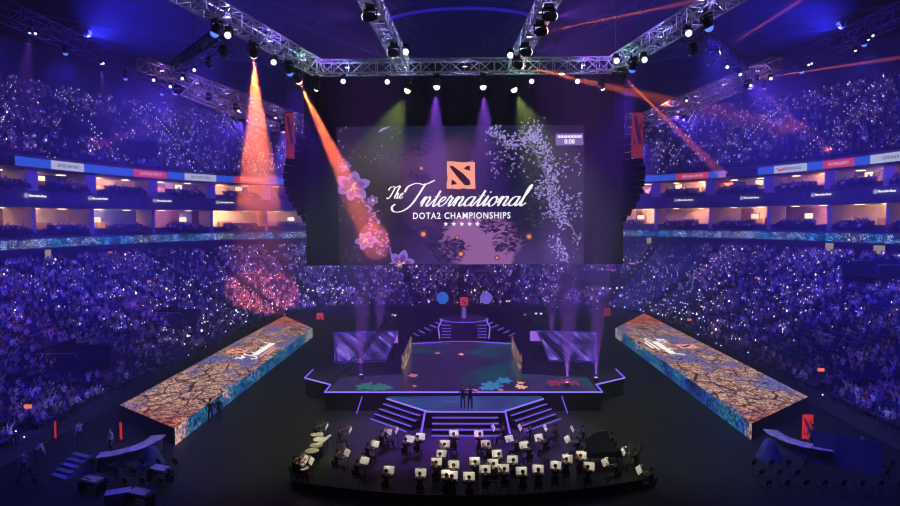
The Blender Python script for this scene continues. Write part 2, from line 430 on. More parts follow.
# doors in the dark concourse wall
for k, (px, py, hw) in enumerate([(653, 246, .45), (840, 250, .7), (893, 252, .9), (34, 256, .5)]):
    p = wallc(phi_at(px), -2.0); p.z = 9.6; M3 = facing(p, phi_at(px)).to_3x3()
    t = thing('door_%d' % (k + 1), None, None, p); struct(t)
    X = M3 @ Vector((1, 0, 0)); rz = math.atan2(X.y, X.x); t.rotation_euler = (0, 0, rz)
    MB().box((0, 0, .95), (hw * 2 + .3, .12, 1.9)).build('door_frame', BLACK, t)
    MB().box((0, -.08, .95), (hw * 2, .05, 1.7)).build('door_pane', glow('door_light', (1, .8, .62), .35), t)

# ------------------------------------------------------------------ people
def skeleton(pose):
    J = {}
    if pose.startswith('sit'):
        J.update(pelvis=(0, 0, .56, .14), belly=(0, -.02, .76, .125), chest=(0, -.03, 1.0, .15), neck=(0, 0, 1.19, .052), head1=(0, .03, 1.28, .078), head2=(0, .04, 1.37, .092), head3=(0, .03, 1.45, .06))
        for s, n in ((-1, 'l'), (1, 'r')):
            J['sh' + n] = (s * .19, -.02, 1.10, .062); J['el' + n] = (s * .27, .04, .84, .044); J['wr' + n] = (s * .13, .29, .73, .03); J['ha' + n] = (s * .10, .37, .72, .032)
            J['hip' + n] = (s * .10, .06, .53, .088); J['kn' + n] = (s * .14, .46, .50, .062); J['an' + n] = (s * .14, .45, .10, .04); J['toe' + n] = (s * .15, .62, .045, .033)
        if pose == 'sit_phone':
            J['elr'] = (.27, .12, .88, .044); J['wrr'] = (.16, .34, 1.08, .03); J['har'] = (.14, .38, 1.15, .032)
        if pose == 'sit_cheer':
            for s, n in ((-1, 'l'), (1, 'r')): J['el' + n] = (s * .33, .06, 1.30, .044); J['wr' + n] = (s * .24, .12, 1.56, .03); J['ha' + n] = (s * .22, .13, 1.64, .032)
        if pose == 'sit_cross':
            for s, n in ((-1, 'l'), (1, 'r')): J['wr' + n] = (-s * .04, .20, .93 + s * .03, .03); J['ha' + n] = (-s * .12, .18, .96 + s * .03, .032)
        if pose == 'sit_play':
            J['ell'] = (-.30, .14, .98, .044); J['wrl'] = (-.26, .36, 1.16, .03); J['hal'] = (-.24, .42, 1.20, .032)
            J['elr'] = (.34, .12, .98, .044); J['wrr'] = (.24, .36, 1.06, .03); J['har'] = (.2, .42, 1.05, .032)
    else:
        J.update(pelvis=(0, 0, .98, .14), belly=(0, 0, 1.14, .12), chest=(0, -.01, 1.34, .15), neck=(0, .0, 1.52, .055), head1=(0, .02, 1.60, .078), head2=(0, .03, 1.68, .092), head3=(0, .02, 1.76, .06))
        for s, n in ((-1, 'l'), (1, 'r')):
            J['sh' + n] = (s * .20, -.01, 1.44, .062); J['el' + n] = (s * .27, -.02, 1.16, .044); J['wr' + n] = (s * .27, .08, .92, .03); J['ha' + n] = (s * .26, .11, .83, .032)
            J['hip' + n] = (s * .10, 0, .92, .09); J['kn' + n] = (s * .12, .02, .50, .062); J['an' + n] = (s * .12, -.01, .10, .04); J['toe' + n] = (s * .14, .15, .045, .033)
        if pose == 'stand_conduct':
            J['ell'] = (-.42, .12, 1.32, .044); J['wrl'] = (-.42, .34, 1.45, .03); J['hal'] = (-.42, .42, 1.5, .032)
            J['elr'] = (.42, .12, 1.34, .044); J['wrr'] = (.40, .32, 1.55, .03); J['har'] = (.39, .38, 1.62, .032)
        if pose == 'stand_reach':
            J['elr'] = (.30, .2, 1.28, .044); J['wrr'] = (.26, .44, 1.32, .03); J['har'] = (.25, .52, 1.34, .032)
        if pose == 'stand_bend':
            for k in ('belly', 'chest', 'neck', 'head1', 'head2', 'head3', 'shl', 'shr', 'ell', 'elr', 'wrl', 'wrr', 'hal', 'har'):
                x, y, z, r_ = J[k]; h = z - .98; a = .85
                if k[:2] in ('el', 'wr', 'ha'): y2 = y + (1.44 - .98) * math.sin(a); z2 = z - .98 * 0 - (1.44 - .98) * (1 - math.cos(a)); J[k] = (x, y2 + .08, z2, r_)
                else: J[k] = (x, y * math.cos(a) + h * math.sin(a), .98 + h * math.cos(a), r_)
    return J
LINKS = [('pelvis', 'belly'), ('belly', 'chest'), ('chest', 'neck'), ('neck', 'head1'), ('head1', 'head2'), ('head2', 'head3')] + \
    [e for n in 'lr' for e in (('chest', 'sh' + n), ('sh' + n, 'el' + n), ('el' + n, 'wr' + n), ('wr' + n, 'ha' + n), ('pelvis', 'hip' + n), ('hip' + n, 'kn' + n), ('kn' + n, 'an' + n), ('an' + n, 'toe' + n))]
def skin_mesh(pose, sub):
    J = skeleton(pose); ks = list(J)
    me = bpy.data.meshes.new('sk'); me.from_pydata([J[k][:3] for k in ks], [(ks.index(a), ks.index(b)) for a, b in LINKS], [])
    o = bpy.data.objects.new('sk', me); C.objects.link(o)
    o.modifiers.new('s', 'SKIN').use_smooth_shade = True
    for i, k in enumerate(ks):
        sv = me.skin_vertices[0].data[i]; r_ = J[k][3]
        sv.radius = (r_ * (1.18 if k in ('chest', 'belly', 'pelvis') else 1), r_ * (.8 if k in ('chest', 'belly') else 1)); sv.use_root = (k == 'pelvis')
    if sub: o.modifiers.new('u', 'SUBSURF').levels = sub
    dg = bpy.context.evaluated_depsgraph_get(); nm = bpy.data.meshes.new_from_object(o.evaluated_get(dg)); bpy.data.objects.remove(o)
    return nm, J
def kind_of(p, J):
    best = min(J, key=lambda k: (Vector(J[k][:3]) - p).length - J[k][3] * .5)
    if best.startswith(('head', 'neck', 'ha', 'wr')): return 0
    if best.startswith(('hip', 'kn', 'an', 'pelvis')): return 2
    return 3 if best.startswith('toe') else 1
def person_proto(pose, shirt=SHIRT):
    nm, J = skin_mesh(pose, 1)
    mb = MB(); mb.v = [tuple(v.co) for v in nm.vertices]; mb.f = [tuple(p.vertices) for p in nm.polygons]
    mb.m = [kind_of(p.center, J) for p in nm.polygons]
    # fingers: five per hand, unequal and bent
    for n in 'lr':
        h = Vector(J['ha' + n][:3]); d = (h - Vector(J['wr' + n][:3])).normalized(); s = -1 if n == 'l' else 1
        side = d.cross(Vector((0, 0, 1))); side = side.normalized() if side.length > .1 else Vector((1, 0, 0)); dn = side.cross(d).normalized()
        if dn.z > 0: dn = -dn
        mb.mi = 0
        for k, L in enumerate((.065, .078, .072, .055)):
            b = h + side * (.027 - .018 * k) + d * .02
            mb.tube([b, b + d * L * .55, b + d * L * .85 + dn * L * .35, b + d * L * .9 + dn * L * .6], [.009, .0085, .008, .006], 5)
        b = h - side * s * -.03 - d * .015
        mb.tube([b, b + (d * .5 - side * s * -1).normalized() * .03, b + d * .045 + side * s * .035], [.011, .010, .008], 5)
    # face: nose, ears, eyes
    hd = Vector(J['head2'][:3])
    mb.mi = 0; mb.add([hd + Vector(q) for q in ((-.014, .085, -.03), (.014, .085, -.03), (0, .12, -.035), (0, .088, .02))], [(0, 1, 2), (0, 2, 3), (1, 3, 2)])
    for s in (-1, 1):
        mb.mi = 0; mb.ball(hd + Vector((s * .09, 0, -.01)), .022, 5, (.5, .8, 1.3))
        mb.mi = 4; mb.ball(hd + Vector((s * .033, .082, .008)), .012, 5)
    mb.mi = 4; mb.box(hd + Vector((0, .083, -.058)), (.04, .012, .006))
    body = mb.build('person', [SKIN, shirt, TROU, SHOE, HAIR], smooth=True)
    # hair cap
    hb = MB(); n = 9; vsx = []
    for i in range(6):
        a = PI / 2 * i / 5 * 1.2
        for k in range(n + 3):
            th = 2 * PI * k / (n + 3); q = Vector((math.sin(a) * math.cos(th) * .105, math.sin(a) * math.sin(th) * .112, math.cos(a) * .105))
            if math.sin(th) > .3 and a > .9: q = q * .8
            vsx.append(hd + Vector((0, -.02, .03)) + q)
    m_ = n + 3
    hb.add(vsx, [(i * m_ + k, (i + 1) * m_ + k, (i + 1) * m_ + (k + 1) % m_, i * m_ + (k + 1) % m_) for i in range(5) for k in range(m_)])
    hb.build('hair', HAIR, body, smooth=True)
    return body
POSES = {}
def get_proto(p, shirt=SHIRT):
    k = (p, shirt.name)
    if k not in POSES: POSES[k] = [person_proto(p, shirt), False]
    return POSES[k]
def place_person(pose, loc, rz, color, label, group=None, shirt=SHIRT, cat='person', sc_=1.0):
    e = get_proto(pose, shirt)
    if e[1]: o = dup(e[0], color=color)
    else: o = e[0]; e[1] = True; o.color = color; [setattr(c, 'color', color) for c in o.children]
    if 'group' in o.keys(): del o['group']
    o.location = loc; o.rotation_euler = (0, 0, rz); o.scale = (sc_,) * 3
    return tag(o, label, cat, group)

# low detail person and seat for the far crowd
def lowpoly(pose):
    nm, J = skin_mesh(pose, 0)
    k = np.array([kind_of(v.co, J) for v in nm.vertices])
    v = np.array([v.co for v in nm.vertices]); f = [tuple(p.vertices) for p in nm.polygons]
    hd = np.array(J['head2'][:3]); top = (np.linalg.norm(v - hd, axis=1) < .16) & (v[:, 2] > hd[2] + .01)
    k[top] = 4
    return v, f, k
def seat_parts():
    a = MB().box((0, .0, .43), (.50, .46, .09)); 
    b = MB().box((0, -.26, .72), (.50, .07, .60), Matrix.Rotation(rad(10), 3, 'X'))
    c = MB().box((0, -.05, .2), (.08, .34, .4)).box((0, -.02, .02), (.3, .3, .04)).box((-.275, .0, .6), (.045, .36, .05)).box((.275, .0, .6), (.045, .36, .05)).box((-.275, -.1, .3), (.04, .06, .6)).box((.275, -.1, .3), (.04, .06, .6))
    return a, b, c
def stuff_mesh(name, tmpl, places, mats, colors=None):
    """one mesh from many placements: tmpl=(verts,faces); places rows x,y,z,rot,scale"""
    tv, tf = np.array(tmpl[0], dtype=float), tmpl[1]
    P = np.array(places); n = len(P); c, s = np.cos(P[:, 3])[:, None], np.sin(P[:, 3])[:, None]; k = P[:, 4][:, None]
    X = (tv[None, :, 0] * c - tv[None, :, 1] * s) * k + P[:, 0][:, None]; Y = (tv[None, :, 0] * s + tv[None, :, 1] * c) * k + P[:, 1][:, None]
    Z = tv[None, :, 2] * k + P[:, 2][:, None]
    V = np.stack([X, Y, Z], 2).reshape(-1, 3)
    lens = np.array([len(f) for f in tf]); idx = np.concatenate([np.array(f) for f in tf]); m = len(tv)
    loops = (idx[None, :] + (np.arange(n) * m)[:, None]).reshape(-1); tot = np.tile(lens, n); start = np.concatenate([[0], np.cumsum(tot)[:-1]])
    me = bpy.data.meshes.new(name); me.vertices.add(len(V)); me.vertices.foreach_set('co', V.reshape(-1))
    me.loops.add(len(loops)); me.loops.foreach_set('vertex_index', loops.astype(np.int32))
    me.polygons.add(len(tot)); me.polygons.foreach_set('loop_start', start.astype(np.int32)); me.polygons.foreach_set('loop_total', tot.astype(np.int32))
    me.update(calc_edges=True); me.validate()
    me.materials.append(mats)
    if colors is not None:
        at = me.attributes.new('tint', 'FLOAT_COLOR', 'POINT'); at.data.foreach_set('color', colors.reshape(-1).astype(np.float32))
    o = bpy.data.objects.new(name, me); C.objects.link(o); return o

SHIRTS = [((.85, .82, .86), 'white', 6), ((.45, .43, .47), 'grey', 6), ((.06, .06, .08), 'black', 13), ((.50, .12, .10), 'red', 2), ((.12, .16, .42), 'blue', 5), ((.62, .52, .40), 'beige', 4), ((.34, .22, .50), 'violet', 4), ((.12, .24, .16), 'green', 2)]
def pick_shirt():
    t = R.uniform(0, sum(s[2] for s in SHIRTS))
    for s in SHIRTS:
        t -= s[2]
        if t <= 0: return s
    return SHIRTS[0]
spots = []                             # every seat: position, facing, stand, row
AISLES = [rad(a) for a in (-40, -27, -14, -3, 8, 20, 33, 44, 55, 66, 78, 90, 102, 114, 125, 136, 147, 160, 172, 183, 194, 207, 220)]
def fill(fn, zf, N, stand, sp_, zskip=None):
    for r in range(N):
        t = (r + .42) / N; z = zf(r / N); ph = rad(-44)
        while ph < rad(224):
            p = fn(ph, t); q = fn(ph + .002, t); L = (q - p).length / .002
            near = min(abs(ph - a) for a in AISLES) * L
            if near > .75:
                pj = proj((p.x, p.y, z + .5))
                if -70 < pj[0] < 970 and -60 < pj[1] < 570 and p.y > 8:
                    c = Vector((0, YC if stand == 'upper' else 58, 0)); d = c - Vector((p.x, p.y, 0)); tn_ = (q - p)
                    nrm = Vector((-tn_.y, tn_.x, 0)); nrm = nrm if nrm.dot(d) > 0 else -nrm
                    spots.append((p.x, p.y, z, math.atan2(-nrm.x, nrm.y), stand, r, pj, (p - Vector((0, 0, 15)) + Vector((0, 0, z))).length, ph))
            else:
                pass
            ph += sp_ / L
fill(low, zlow, NL, 'lower', .60)
fill(upc, zup, NU, 'upper', .66)
def empty_area(s):                     # vomitories, tunnels and areas with no seats
    x, y = s[6]
    if s[4] == 'lower':
        if 52 < x < 112 and 350 < y < 378: return 1
        if 168 < x < 198 and 313 < y < 332: return 1
        if 842 < x < 902 and 262 < y < 288: return 1
        if 560 < x < 622 and 274 < y < 291: return 1
    else:
        if 118 < x < 158 and 142 < y < 162: return 1
        if 60 < x < 112 and 118 < y < 140: return 1
    return 0
spots = [s for s in spots if not empty_area(s)]
def dens(s):
    x, y = s[6]; st = s[4]
    n = math.sin(s[0] * .31 + 1.3) * math.sin(s[1] * .27) * .5 + math.sin(s[0] * .9 + s[1] * .7) * .22
    if st == 'lower':
        d = .58 + .30 * n
        if 612 < x < 700 and y < 315: d = .10
        if 150 < x < 215 and y < 285: d = .35
        if 330 < x < 375 and y < 290: d = .3
        return d
    return .40 + .4 * n
suite_spots = []
for side in ('left', 'right'):
    ph = SUITE_PH[side]
    for i in range(1, len(ph) - 1):
        for lv, z0 in (('lower', 13.05), ('upper', 19.2)):
            a, b = ph[i], ph[i + 1]; L = (wallc(a) - wallc(b)).length; n = int(L * .62 / .7)
            for r in range(3):
                for k in range(n):
                    q = lerp(a, b, .2 + .62 * (k + .5) / n); p = wallc(q, .9 + .8 * r); z = z0 + .28 * r
                    d = Vector((0, YC, 0)) - p; suite_spots.append((p.x, p.y, z, math.atan2(-d.x, d.y)))
occ = []; tmp = []
for s in spots: (occ if R.random() < dens(s) else tmp).append(s)
vis = lambda s: -5 < s[6][0] < 905 and -5 < s[6][1] < 503
occ.sort(key=lambda s: s[7]); near_p = [s for s in occ if vis(s)][:300]; ids = set(map(id, near_p)); far_p = [s for s in occ if id(s) not in ids]
alls = sorted(spots, key=lambda s: s[7]); near_s = [s for s in alls if vis(s)][:300]; ids = set(map(id, near_s)); far_s = [s for s in alls if id(s) not in ids]
print('seats', len(spots), 'people', len(occ))
# near seats as individuals
a, b, c = seat_parts(); st = None
for s in near_s:
    side = 'left' if s[0] < 0 else 'right'; rr = ORD[s[5]]
    lab = 'blue folding seat in the %s row up of the %s lower stand' % (rr, side); grp = 'seats in the %s row of the %s lower stand' % (rr, side)
    if st is None:
        st = thing('arena_seat', lab, 'seat', s[:3], s[3], grp); a.build('seat_pan', SEATM, st); b.build('backrest', SEATM, st); c.build('frame', SEATF, st)
    else: dup(st, s[:3], s[3], lab, grp)
tv, tf = [], []
for q in (a, b, c): n0 = len(tv); tv += q.v; tf += [tuple(i + n0 for i in f) for f in q.f]
sv = [s[:4] + (1.0,) for s in far_s] + [s + (1.0,) for s in suite_spots]
o = stuff_mesh('arena_seats', (tv[:16], tf[:12]), sv, SEATM)
tag(o, 'rows of blue seats filling the far lower, suite and upper stands', 'seats', kind='stuff')
# near spectators
posn = ['sit_lap', 'sit_phone', 'sit_cheer', 'sit_cross', 'sit_lap']; pw = {'sit_lap': 'hands in lap', 'sit_phone': 'one hand raised', 'sit_cheer': 'both arms up', 'sit_cross': 'arms folded'}
phones = []
for s in near_p:
    sh = pick_shirt(); po = R.choice(posn); side = 'left' if s[0] < 0 else 'right'
    rr = ORD[s[5]]
    col = tuple(min(1, max(0, k * R.uniform(.85, 1.12))) for k in sh[0]) + (1,)
    place_person(po, (s[0], s[1], s[2] - .06), s[3], col, '%s-shirted spectator, %s, %s row, %s lower stand' % (sh[1], pw[po], rr, side),
                 '%s-shirted spectators with %s, %s row, %s lower stand' % (sh[1], pw[po], rr, side), sc_=R.uniform(.93, 1.04))
    if po == 'sit_phone': phones.append(s)
ph0 = None
for s in phones:
    M_ = Matrix.Rotation(s[3], 3, 'Z'); q = Vector(s[:3]) + M_ @ Vector((.14, .45, 1.17)); side = 'left' if s[0] < 0 else 'right'
    lab = 'lit phone held up in the %s row of the %s lower stand' % (ORD[s[5]], side); grp = 'phones held up in the %s row, %s lower stand' % (ORD[s[5]], side)
    if ph0 is None:
        ph0 = thing('phone', lab, 'phone', q, s[3], grp); MB().box((0, 0, 0), (.08, .012, .16)).build('case', BLACK, ph0); MB().box((0, -.009, 0), (.07, .006, .145)).build('screen', PHONE, ph0)
    else: dup(ph0, q, s[3], lab, grp)
# far crowd
for po in ('sit_lap', 'sit_cheer', 'sit_cross'):
    v, f, k = lowpoly(po); part = [s for i, s in enumerate(far_p) if ('sit_lap', 'sit_cheer', 'sit_cross', 'sit_lap', 'sit_cross', 'sit_lap')[i % 6] == po]
    pl = [(s[0], s[1], s[2] - .06, s[3] + R.uniform(-.3, .3), R.uniform(.93, 1.05)) for s in part]
    if po == 'sit_lap': pl += [(s[0], s[1], s[2] - .06, s[3], 1.0) for s in suite_spots if R.random() < .33]
    base = np.array([(.55, .36, .27, 1), (0, 0, 0, 1), (.04, .04, .06, 1), (.05, .05, .05, 1), (.02, .015, .012, 1)])
    cl = np.tile(base[k][None], (len(pl), 1, 1))
    shc = np.array([pick_shirt()[0] for _ in pl]); cl[:, k == 1, :3] = (shc * np.array([[R.uniform(.8, 1.2)] for _ in pl]))[:, None, :]
    o = stuff_mesh('spectators', (v, f), pl, VCOL, cl)
    tag(o, {'sit_lap': 'far crowd of seated spectators with hands in their laps', 'sit_cheer': 'far crowd of seated spectators with arms raised', 'sit_cross': 'far crowd of seated spectators with folded arms'}[po], 'crowd', kind='stuff')
# small lights of the far crowd, and step lights at row ends; glint dots on empty seats
octv = [(.5, 0, 0), (0, .5, 0), (-.5, 0, 0), (0, -.5, 0), (0, 0, .7), (0, 0, -.7)]; octf = [(0, 1, 4), (1, 2, 4), (2, 3, 4), (3, 0, 4), (1, 0, 5), (2, 1, 5), (3, 2, 5), (0, 3, 5)]
def dots(name, lab, pts, m):
    o = stuff_mesh(name, (octv, octf), pts, m); return tag(o, lab, name.replace('_', ' '), kind='stuff')
pts = [[], []]
for s in far_p:
    if R.random() < (.36 if s[4] == 'lower' else .5):
        M_ = Matrix.Rotation(s[3], 3, 'Z'); q = Vector(s[:3]) + M_ @ Vector((R.uniform(-.2, .2), .4, R.uniform(.8, 1.25)))
        pts[R.random() < .2].append((q.x, q.y, q.z, 0, R.uniform(.05, .13) if R.random() < .93 else .2))
dots('phone_lights', 'tiny pale phone lights scattered through the far crowd', pts[0], PHONE)
dots('phone_lights', 'tiny warm phone lights scattered through the far crowd', pts[1], PHONEW)
st0 = None; steps = []
for fn, zf, N, stand in ((low, zlow, NL, 'lower'), (upc, zup, NU, 'upper')):
    for ai, a_ in enumerate(AISLES):
        for r in range(N):
            for e in (-1, 1):
                t = (r + .05) / N; p = fn(a_, t); q = fn(a_ + .002, t); L = (q - p).length / .002; p = fn(a_ + e * .6 / L, t); z = zf(r / N) + .12
                pj = proj((p.x, p.y, z))
                if -5 < pj[0] < 905 and -5 < pj[1] < 505 and R.random() < (.62 if stand == 'upper' else .28): steps.append((p.x, p.y, z, (p - Vector((0, 0, 0))).length, stand, r, ai))
for s in [s for s in spots if s[4] == 'lower' and 612 < s[6][0] < 705 and s[6][1] < 318 and int(s[8] * 900) % 3 == 0]:
    steps.append((s[0], s[1], s[2] + .62, 500, 'lower', s[5], 0))  # glowing dots added for the glints on empty far-right seats
steps.sort(key=lambda s: s[3])
for s in steps[:300]:
    side = 'left' if s[0] < 0 else 'right'
    lab = 'tiny white step light on the %s step, %s aisle, %s %s stand' % (ORD[s[5]], ORD[s[6]], side, s[4]); grp = 'step lights, %s step, %s aisle, %s %s stand' % (ORD[s[5]], ORD[s[6]], side, s[4])
    if st0 is None:
        st0 = thing('step_light', lab, 'light', s[:3], 0, grp); MB().box((0, 0, -.05), (.1, .1, .05)).build('housing', BLACK, st0); o = MB().add(octv, octf).build('lens', STEPL, st0); o.scale = (.11,) * 3
    else: dup(st0, s[:3], 0, lab, grp)
dots('step_lights', 'rows of tiny step lights on the far stand aisles', [(s[0], s[1], s[2], 0, .15) for s in steps[300:]], STEPL)

# ------------------------------------------------------------------ the big screen
YS = 62.0
def S(px, py, d=0.0):
    p = U(px, py, YS); p.y -= d; return p
def P2(px, py): return (px - 461) * YS / F, 15 - (py - 220) * YS / F      # on-screen layout -> metres in the screen plane (x, z)
scr = thing('led_screen', 'huge hanging LED screen with the championship title, flowers and purple clouds', 'screen', (0, YS, 10.3))
TL, BR = P2(338, 127), P2(583.5, 264.5)
def SP(px, py, d): x, z = P2(px, py); return (x, YS - d, z)
m, nt, tc, out = emis('screen_picture', .62)
uvv = tc.outputs['UV']
warp = tex(nt, 'ShaderNodeTexNoise', mapv(nt, uvv, (5, 3, 1)), 1.0, Detail=5)
base = ramp(nt, tex(nt, 'ShaderNodeTexNoise', mapv(nt, uvv, (1.6, 1.0, 1), (.3, 0, 0)), 1.0, Detail=3).outputs['Fac'], [(.35, (.006, .005, .035)), (.55, (.03, .014, .10)), (.7, (.06, .028, .15))])
def blob(cx, cy, rx, ry, ed=.5):
    mp = nt.nodes.new('ShaderNodeMapping'); mp.inputs['Scale'].default_value = (1 / rx, 1 / ry, 0); mp.inputs['Location'].default_value = (-cx / rx, -cy / ry, 0)
    add = nt.nodes.new('ShaderNodeVectorMath'); add.operation = 'MULTIPLY_ADD'; add.inputs[1].default_value = (.16, .22, 0); nt.links.new(warp.outputs['Color'], add.inputs[0]); nt.links.new(uvv, add.inputs[2])
    nt.links.new(add.outputs[0], mp.inputs['Vector'])
    ln = nt.nodes.new('ShaderNodeVectorMath'); ln.operation = 'LENGTH'; nt.links.new(mp.outputs['Vector'], ln.inputs[0])
    mr = nt.nodes.new('ShaderNodeMapRange'); mr.inputs[1].default_value = 1 + ed; mr.inputs[2].default_value = 1 - ed; nt.links.new(ln.outputs['Value'], mr.inputs[0]); return mr.outputs[0]
c = mixc(nt, blob(.52, .82, .40, .40, .6), base, (.17, .07, .24))
c = mixc(nt, blob(.80, .62, .20, .70, .5), c, (.012, .010, .075))
c = mixc(nt, blob(.72, .10, .34, .20, .6), c, (.10, .05, .26))
c = mixc(nt, blob(.65, .28, .17, .17, .12), c, (.52, .21, .56))
c = mixc(nt, blob(.72, .20, .08, .26, .12), c, (.52, .21, .56))
c = mixc(nt, blob(.20, .42, .12, .7, .5), c, (.03, .012, .04))
c = mixc(nt, blob(.52, 1.12, .6, .12, .6), c, (.012, .02, .07))
out(c)
me = bpy.data.meshes.new('display_panel'); me.from_pydata([(TL[0], YS, BR[1]), (BR[0], YS, BR[1]), (BR[0], YS, TL[1]), (TL[0], YS, TL[1]), (TL[0], YS + .35, BR[1]), (BR[0], YS + .35, BR[1]), (BR[0], YS + .35, TL[1]), (TL[0], YS + .35, TL[1])], [], [(0, 1, 2, 3), (5, 4, 7, 6), (4, 0, 3, 7), (1, 5, 6, 2), (4, 5, 1, 0), (3, 2, 6, 7)])
ul = me.uv_layers.new(name='UVMap')
for l in me.loops:
    v_ = me.vertices[l.vertex_index].co; ul.data[l.index].uv = ((v_.x - TL[0]) / (BR[0] - TL[0]), (v_.z - BR[1]) / (TL[1] - BR[1]))
me.materials.append(m); o = bpy.data.objects.new('display_panel', me); C.objects.link(o); o.parent = scr; o.location = (0, -YS, -10.3)
# painted leaves, flowers and letters shown by the screen: flat pieces on its face
def leaf(mb, px, py, ang, L, wd, d):
    c_, s_ = math.cos(ang), math.sin(ang); pts = []
    for u, v_ in ((0, 0), (.35, .5), (.7, .42), (1, 0), (.7, -.42), (.35, -.5)): pts.append(SP(px + (u * L) * c_ - v_ * wd * s_, py - (u * L) * s_ - v_ * wd * c_, d))
    mb.poly(pts[::-1])
DKL = glow('leaf_dark', (.014, .008, .05), .8); DKL2 = glow('leaf_mid', (.06, .03, .14), .8)
PET = glow('petal_lilac', (.29, .15, .66), .95); PETD = glow('petal_violet', (.20, .05, .36), .8); PETE = glow('petal_edge', (.62, .42, .95), .9); BLO = glow('blossom_pale', (.46, .36, .88), .85); STAM = glow('stamen', (1, .62, .35), 1.0); ORN = glow('lantern_orange', (1, .35, .13), .9); ORH = glow('lantern_halo', (.22, .06, .12), .7)
r = random.Random(5)
mb = MB(); mb2 = MB()
for cx, cy, n, sp_ in ((530, 165, 30, 16), (545, 195, 20, 12), (500, 150, 16, 12), (425, 148, 16, 9), (420, 176, 12, 9), (432, 236, 34, 14), (446, 252, 30, 16), (402, 240, 12, 10), (500, 226, 22, 16), (486, 218, 14, 12), (504, 246, 14, 9), (530, 222, 24, 18), (520, 236, 16, 14), (395, 158, 8, 8), (455, 246, 20, 12), (444, 218, 10, 10)):
    for k in range(n * 4):
        a = r.uniform(0, 2 * PI); q = r.random() ** .6
        leaf(mb if r.random() < .75 else mb2, cx + sp_ * q * math.cos(a), min(259, cy + sp_ * .85 * q * math.sin(a)), r.choice((r.uniform(-.9, .3), PI + r.uniform(-.2, .9))), r.uniform(3, 7), r.uniform(1.0, 2.0), .02 + .0001 * k)
mb.poly([SP(*q, .03) for q in ((392, 222), (398, 214), (403, 219), (409, 226), (415, 229), (415, 235), (392, 235))][::-1])
mb.build('foliage', DKL, scr, world=True); mb2.build('foliage', DKL2, scr, world=True)['label'] = 'lighter foliage'
mb = MB(); 
for k in range(60):
    cx, cy, sp_ = r.choice(((422, 146, 10), (378, 157, 8), (391, 160, 8), (430, 238, 16), (530, 215, 22), (446, 250, 14)))
    leaf(mb, cx + r.gauss(0, sp_ * .5), cy + r.gauss(0, sp_ * .3), r.uniform(-.8, -.1), r.uniform(3, 6), .6, .04)
mb.build('leaf_highlight', glow('leaf_light', (.20, .16, .42), .8), scr, world=True)
mb = MB(); mb.poly([SP(*q, .05) for q in ((379, 133), (383, 129), (388, 127.5), (392, 126.9), (388, 129), (383, 131.5))])
for x_, y_ in ((346, 129), (341, 132), (392, 139), (400, 134), (382, 147), (343, 148), (339, 142)): leaf(mb, x_, y_, .8, 3, .9, .05)
mb.build('falling_petal', PETE, scr, world=True)
def flower(cx, cy, rr, rot, npet=6, clip=264, tilt=.85):
    t = MB(); e = MB(); dk = MB(); s_ = MB()
    for k in range(npet):
        a = rot + 2 * PI * k / npet + r.uniform(-.08, .08); L = rr * r.uniform(.85, 1.08)
        for mbx, off, sc_, dd in ((e, 0, 1.0, .06), (t, .02, .955, .07), (dk, .06, .62, .08)):
            pts = []
            for u, v_ in ((.06, .05), (.3, .22), (.6, .31), (.83, .20), (1, 0), (.83, -.20), (.6, -.31), (.3, -.22), (.06, -.05)):
                u2 = off + u * sc_; v2 = v_ * sc_; x_ = cx + L * (u2 * math.cos(a) - v2 * math.sin(a)); y_ = cy - L * tilt * (u2 * math.sin(a) + v2 * math.cos(a))
                pts.append(SP(max(338.5, x_), min(clip, y_), dd + .0008 * k))
            mbx.poly(pts[::-1])
    for k in range(9):
        a = r.uniform(0, 2 * PI); leaf(s_, cx, cy, a, rr * r.uniform(.25, .42), .8, .10)
    g = e.build('flower', PETE, scr, world=True); 
    for b_, nm_, m_ in ((t, 'petal', PET), (dk, 'petal_shade', PETD), (s_, 'stamen', STAM)): b_.build(nm_, m_, g, world=True)
    return g
mb = MB()
for k in range(75):            # petals of the hanging vine
    u = k / 75; x_, y_ = (lerp(360, 378, u) + math.sin(u * 9) * 2.5 + 6 * math.sin(u * PI), lerp(196, 258, u)) if k % 2 else (lerp(368, 392, u) , lerp(200, 254, u))
    leaf(mb, x_ + r.gauss(0, 1.6), min(258, y_ + r.gauss(0, 1.4)), r.uniform(0, 2 * PI), r.uniform(2, 4.5), r.uniform(1, 2), .05)
mb.build('petal_vine', PET, scr, world=True)
mb = MB()
for k in range(42): leaf(mb, r.choice((r.gauss(348, 5), r.gauss(380, 5), r.gauss(352, 8))), min(260, r.choice((r.gauss(215, 7), r.gauss(255, 4), r.gauss(240, 8), r.gauss(160, 4)))), r.uniform(0, PI), r.uniform(1.4, 3), 1, .055)
mb.build('gold_leaves', glow('gold_leaf', (.75, .42, .28), .7), scr, world=True)
flower(353, 187, 18.5, .35); flower(366, 240, 12, .1); flower(401, 264, 15, .25, 6, 263.5, 1.0); flower(373, 200, 6.5, .6); flower(346, 166, 7, 1.2)
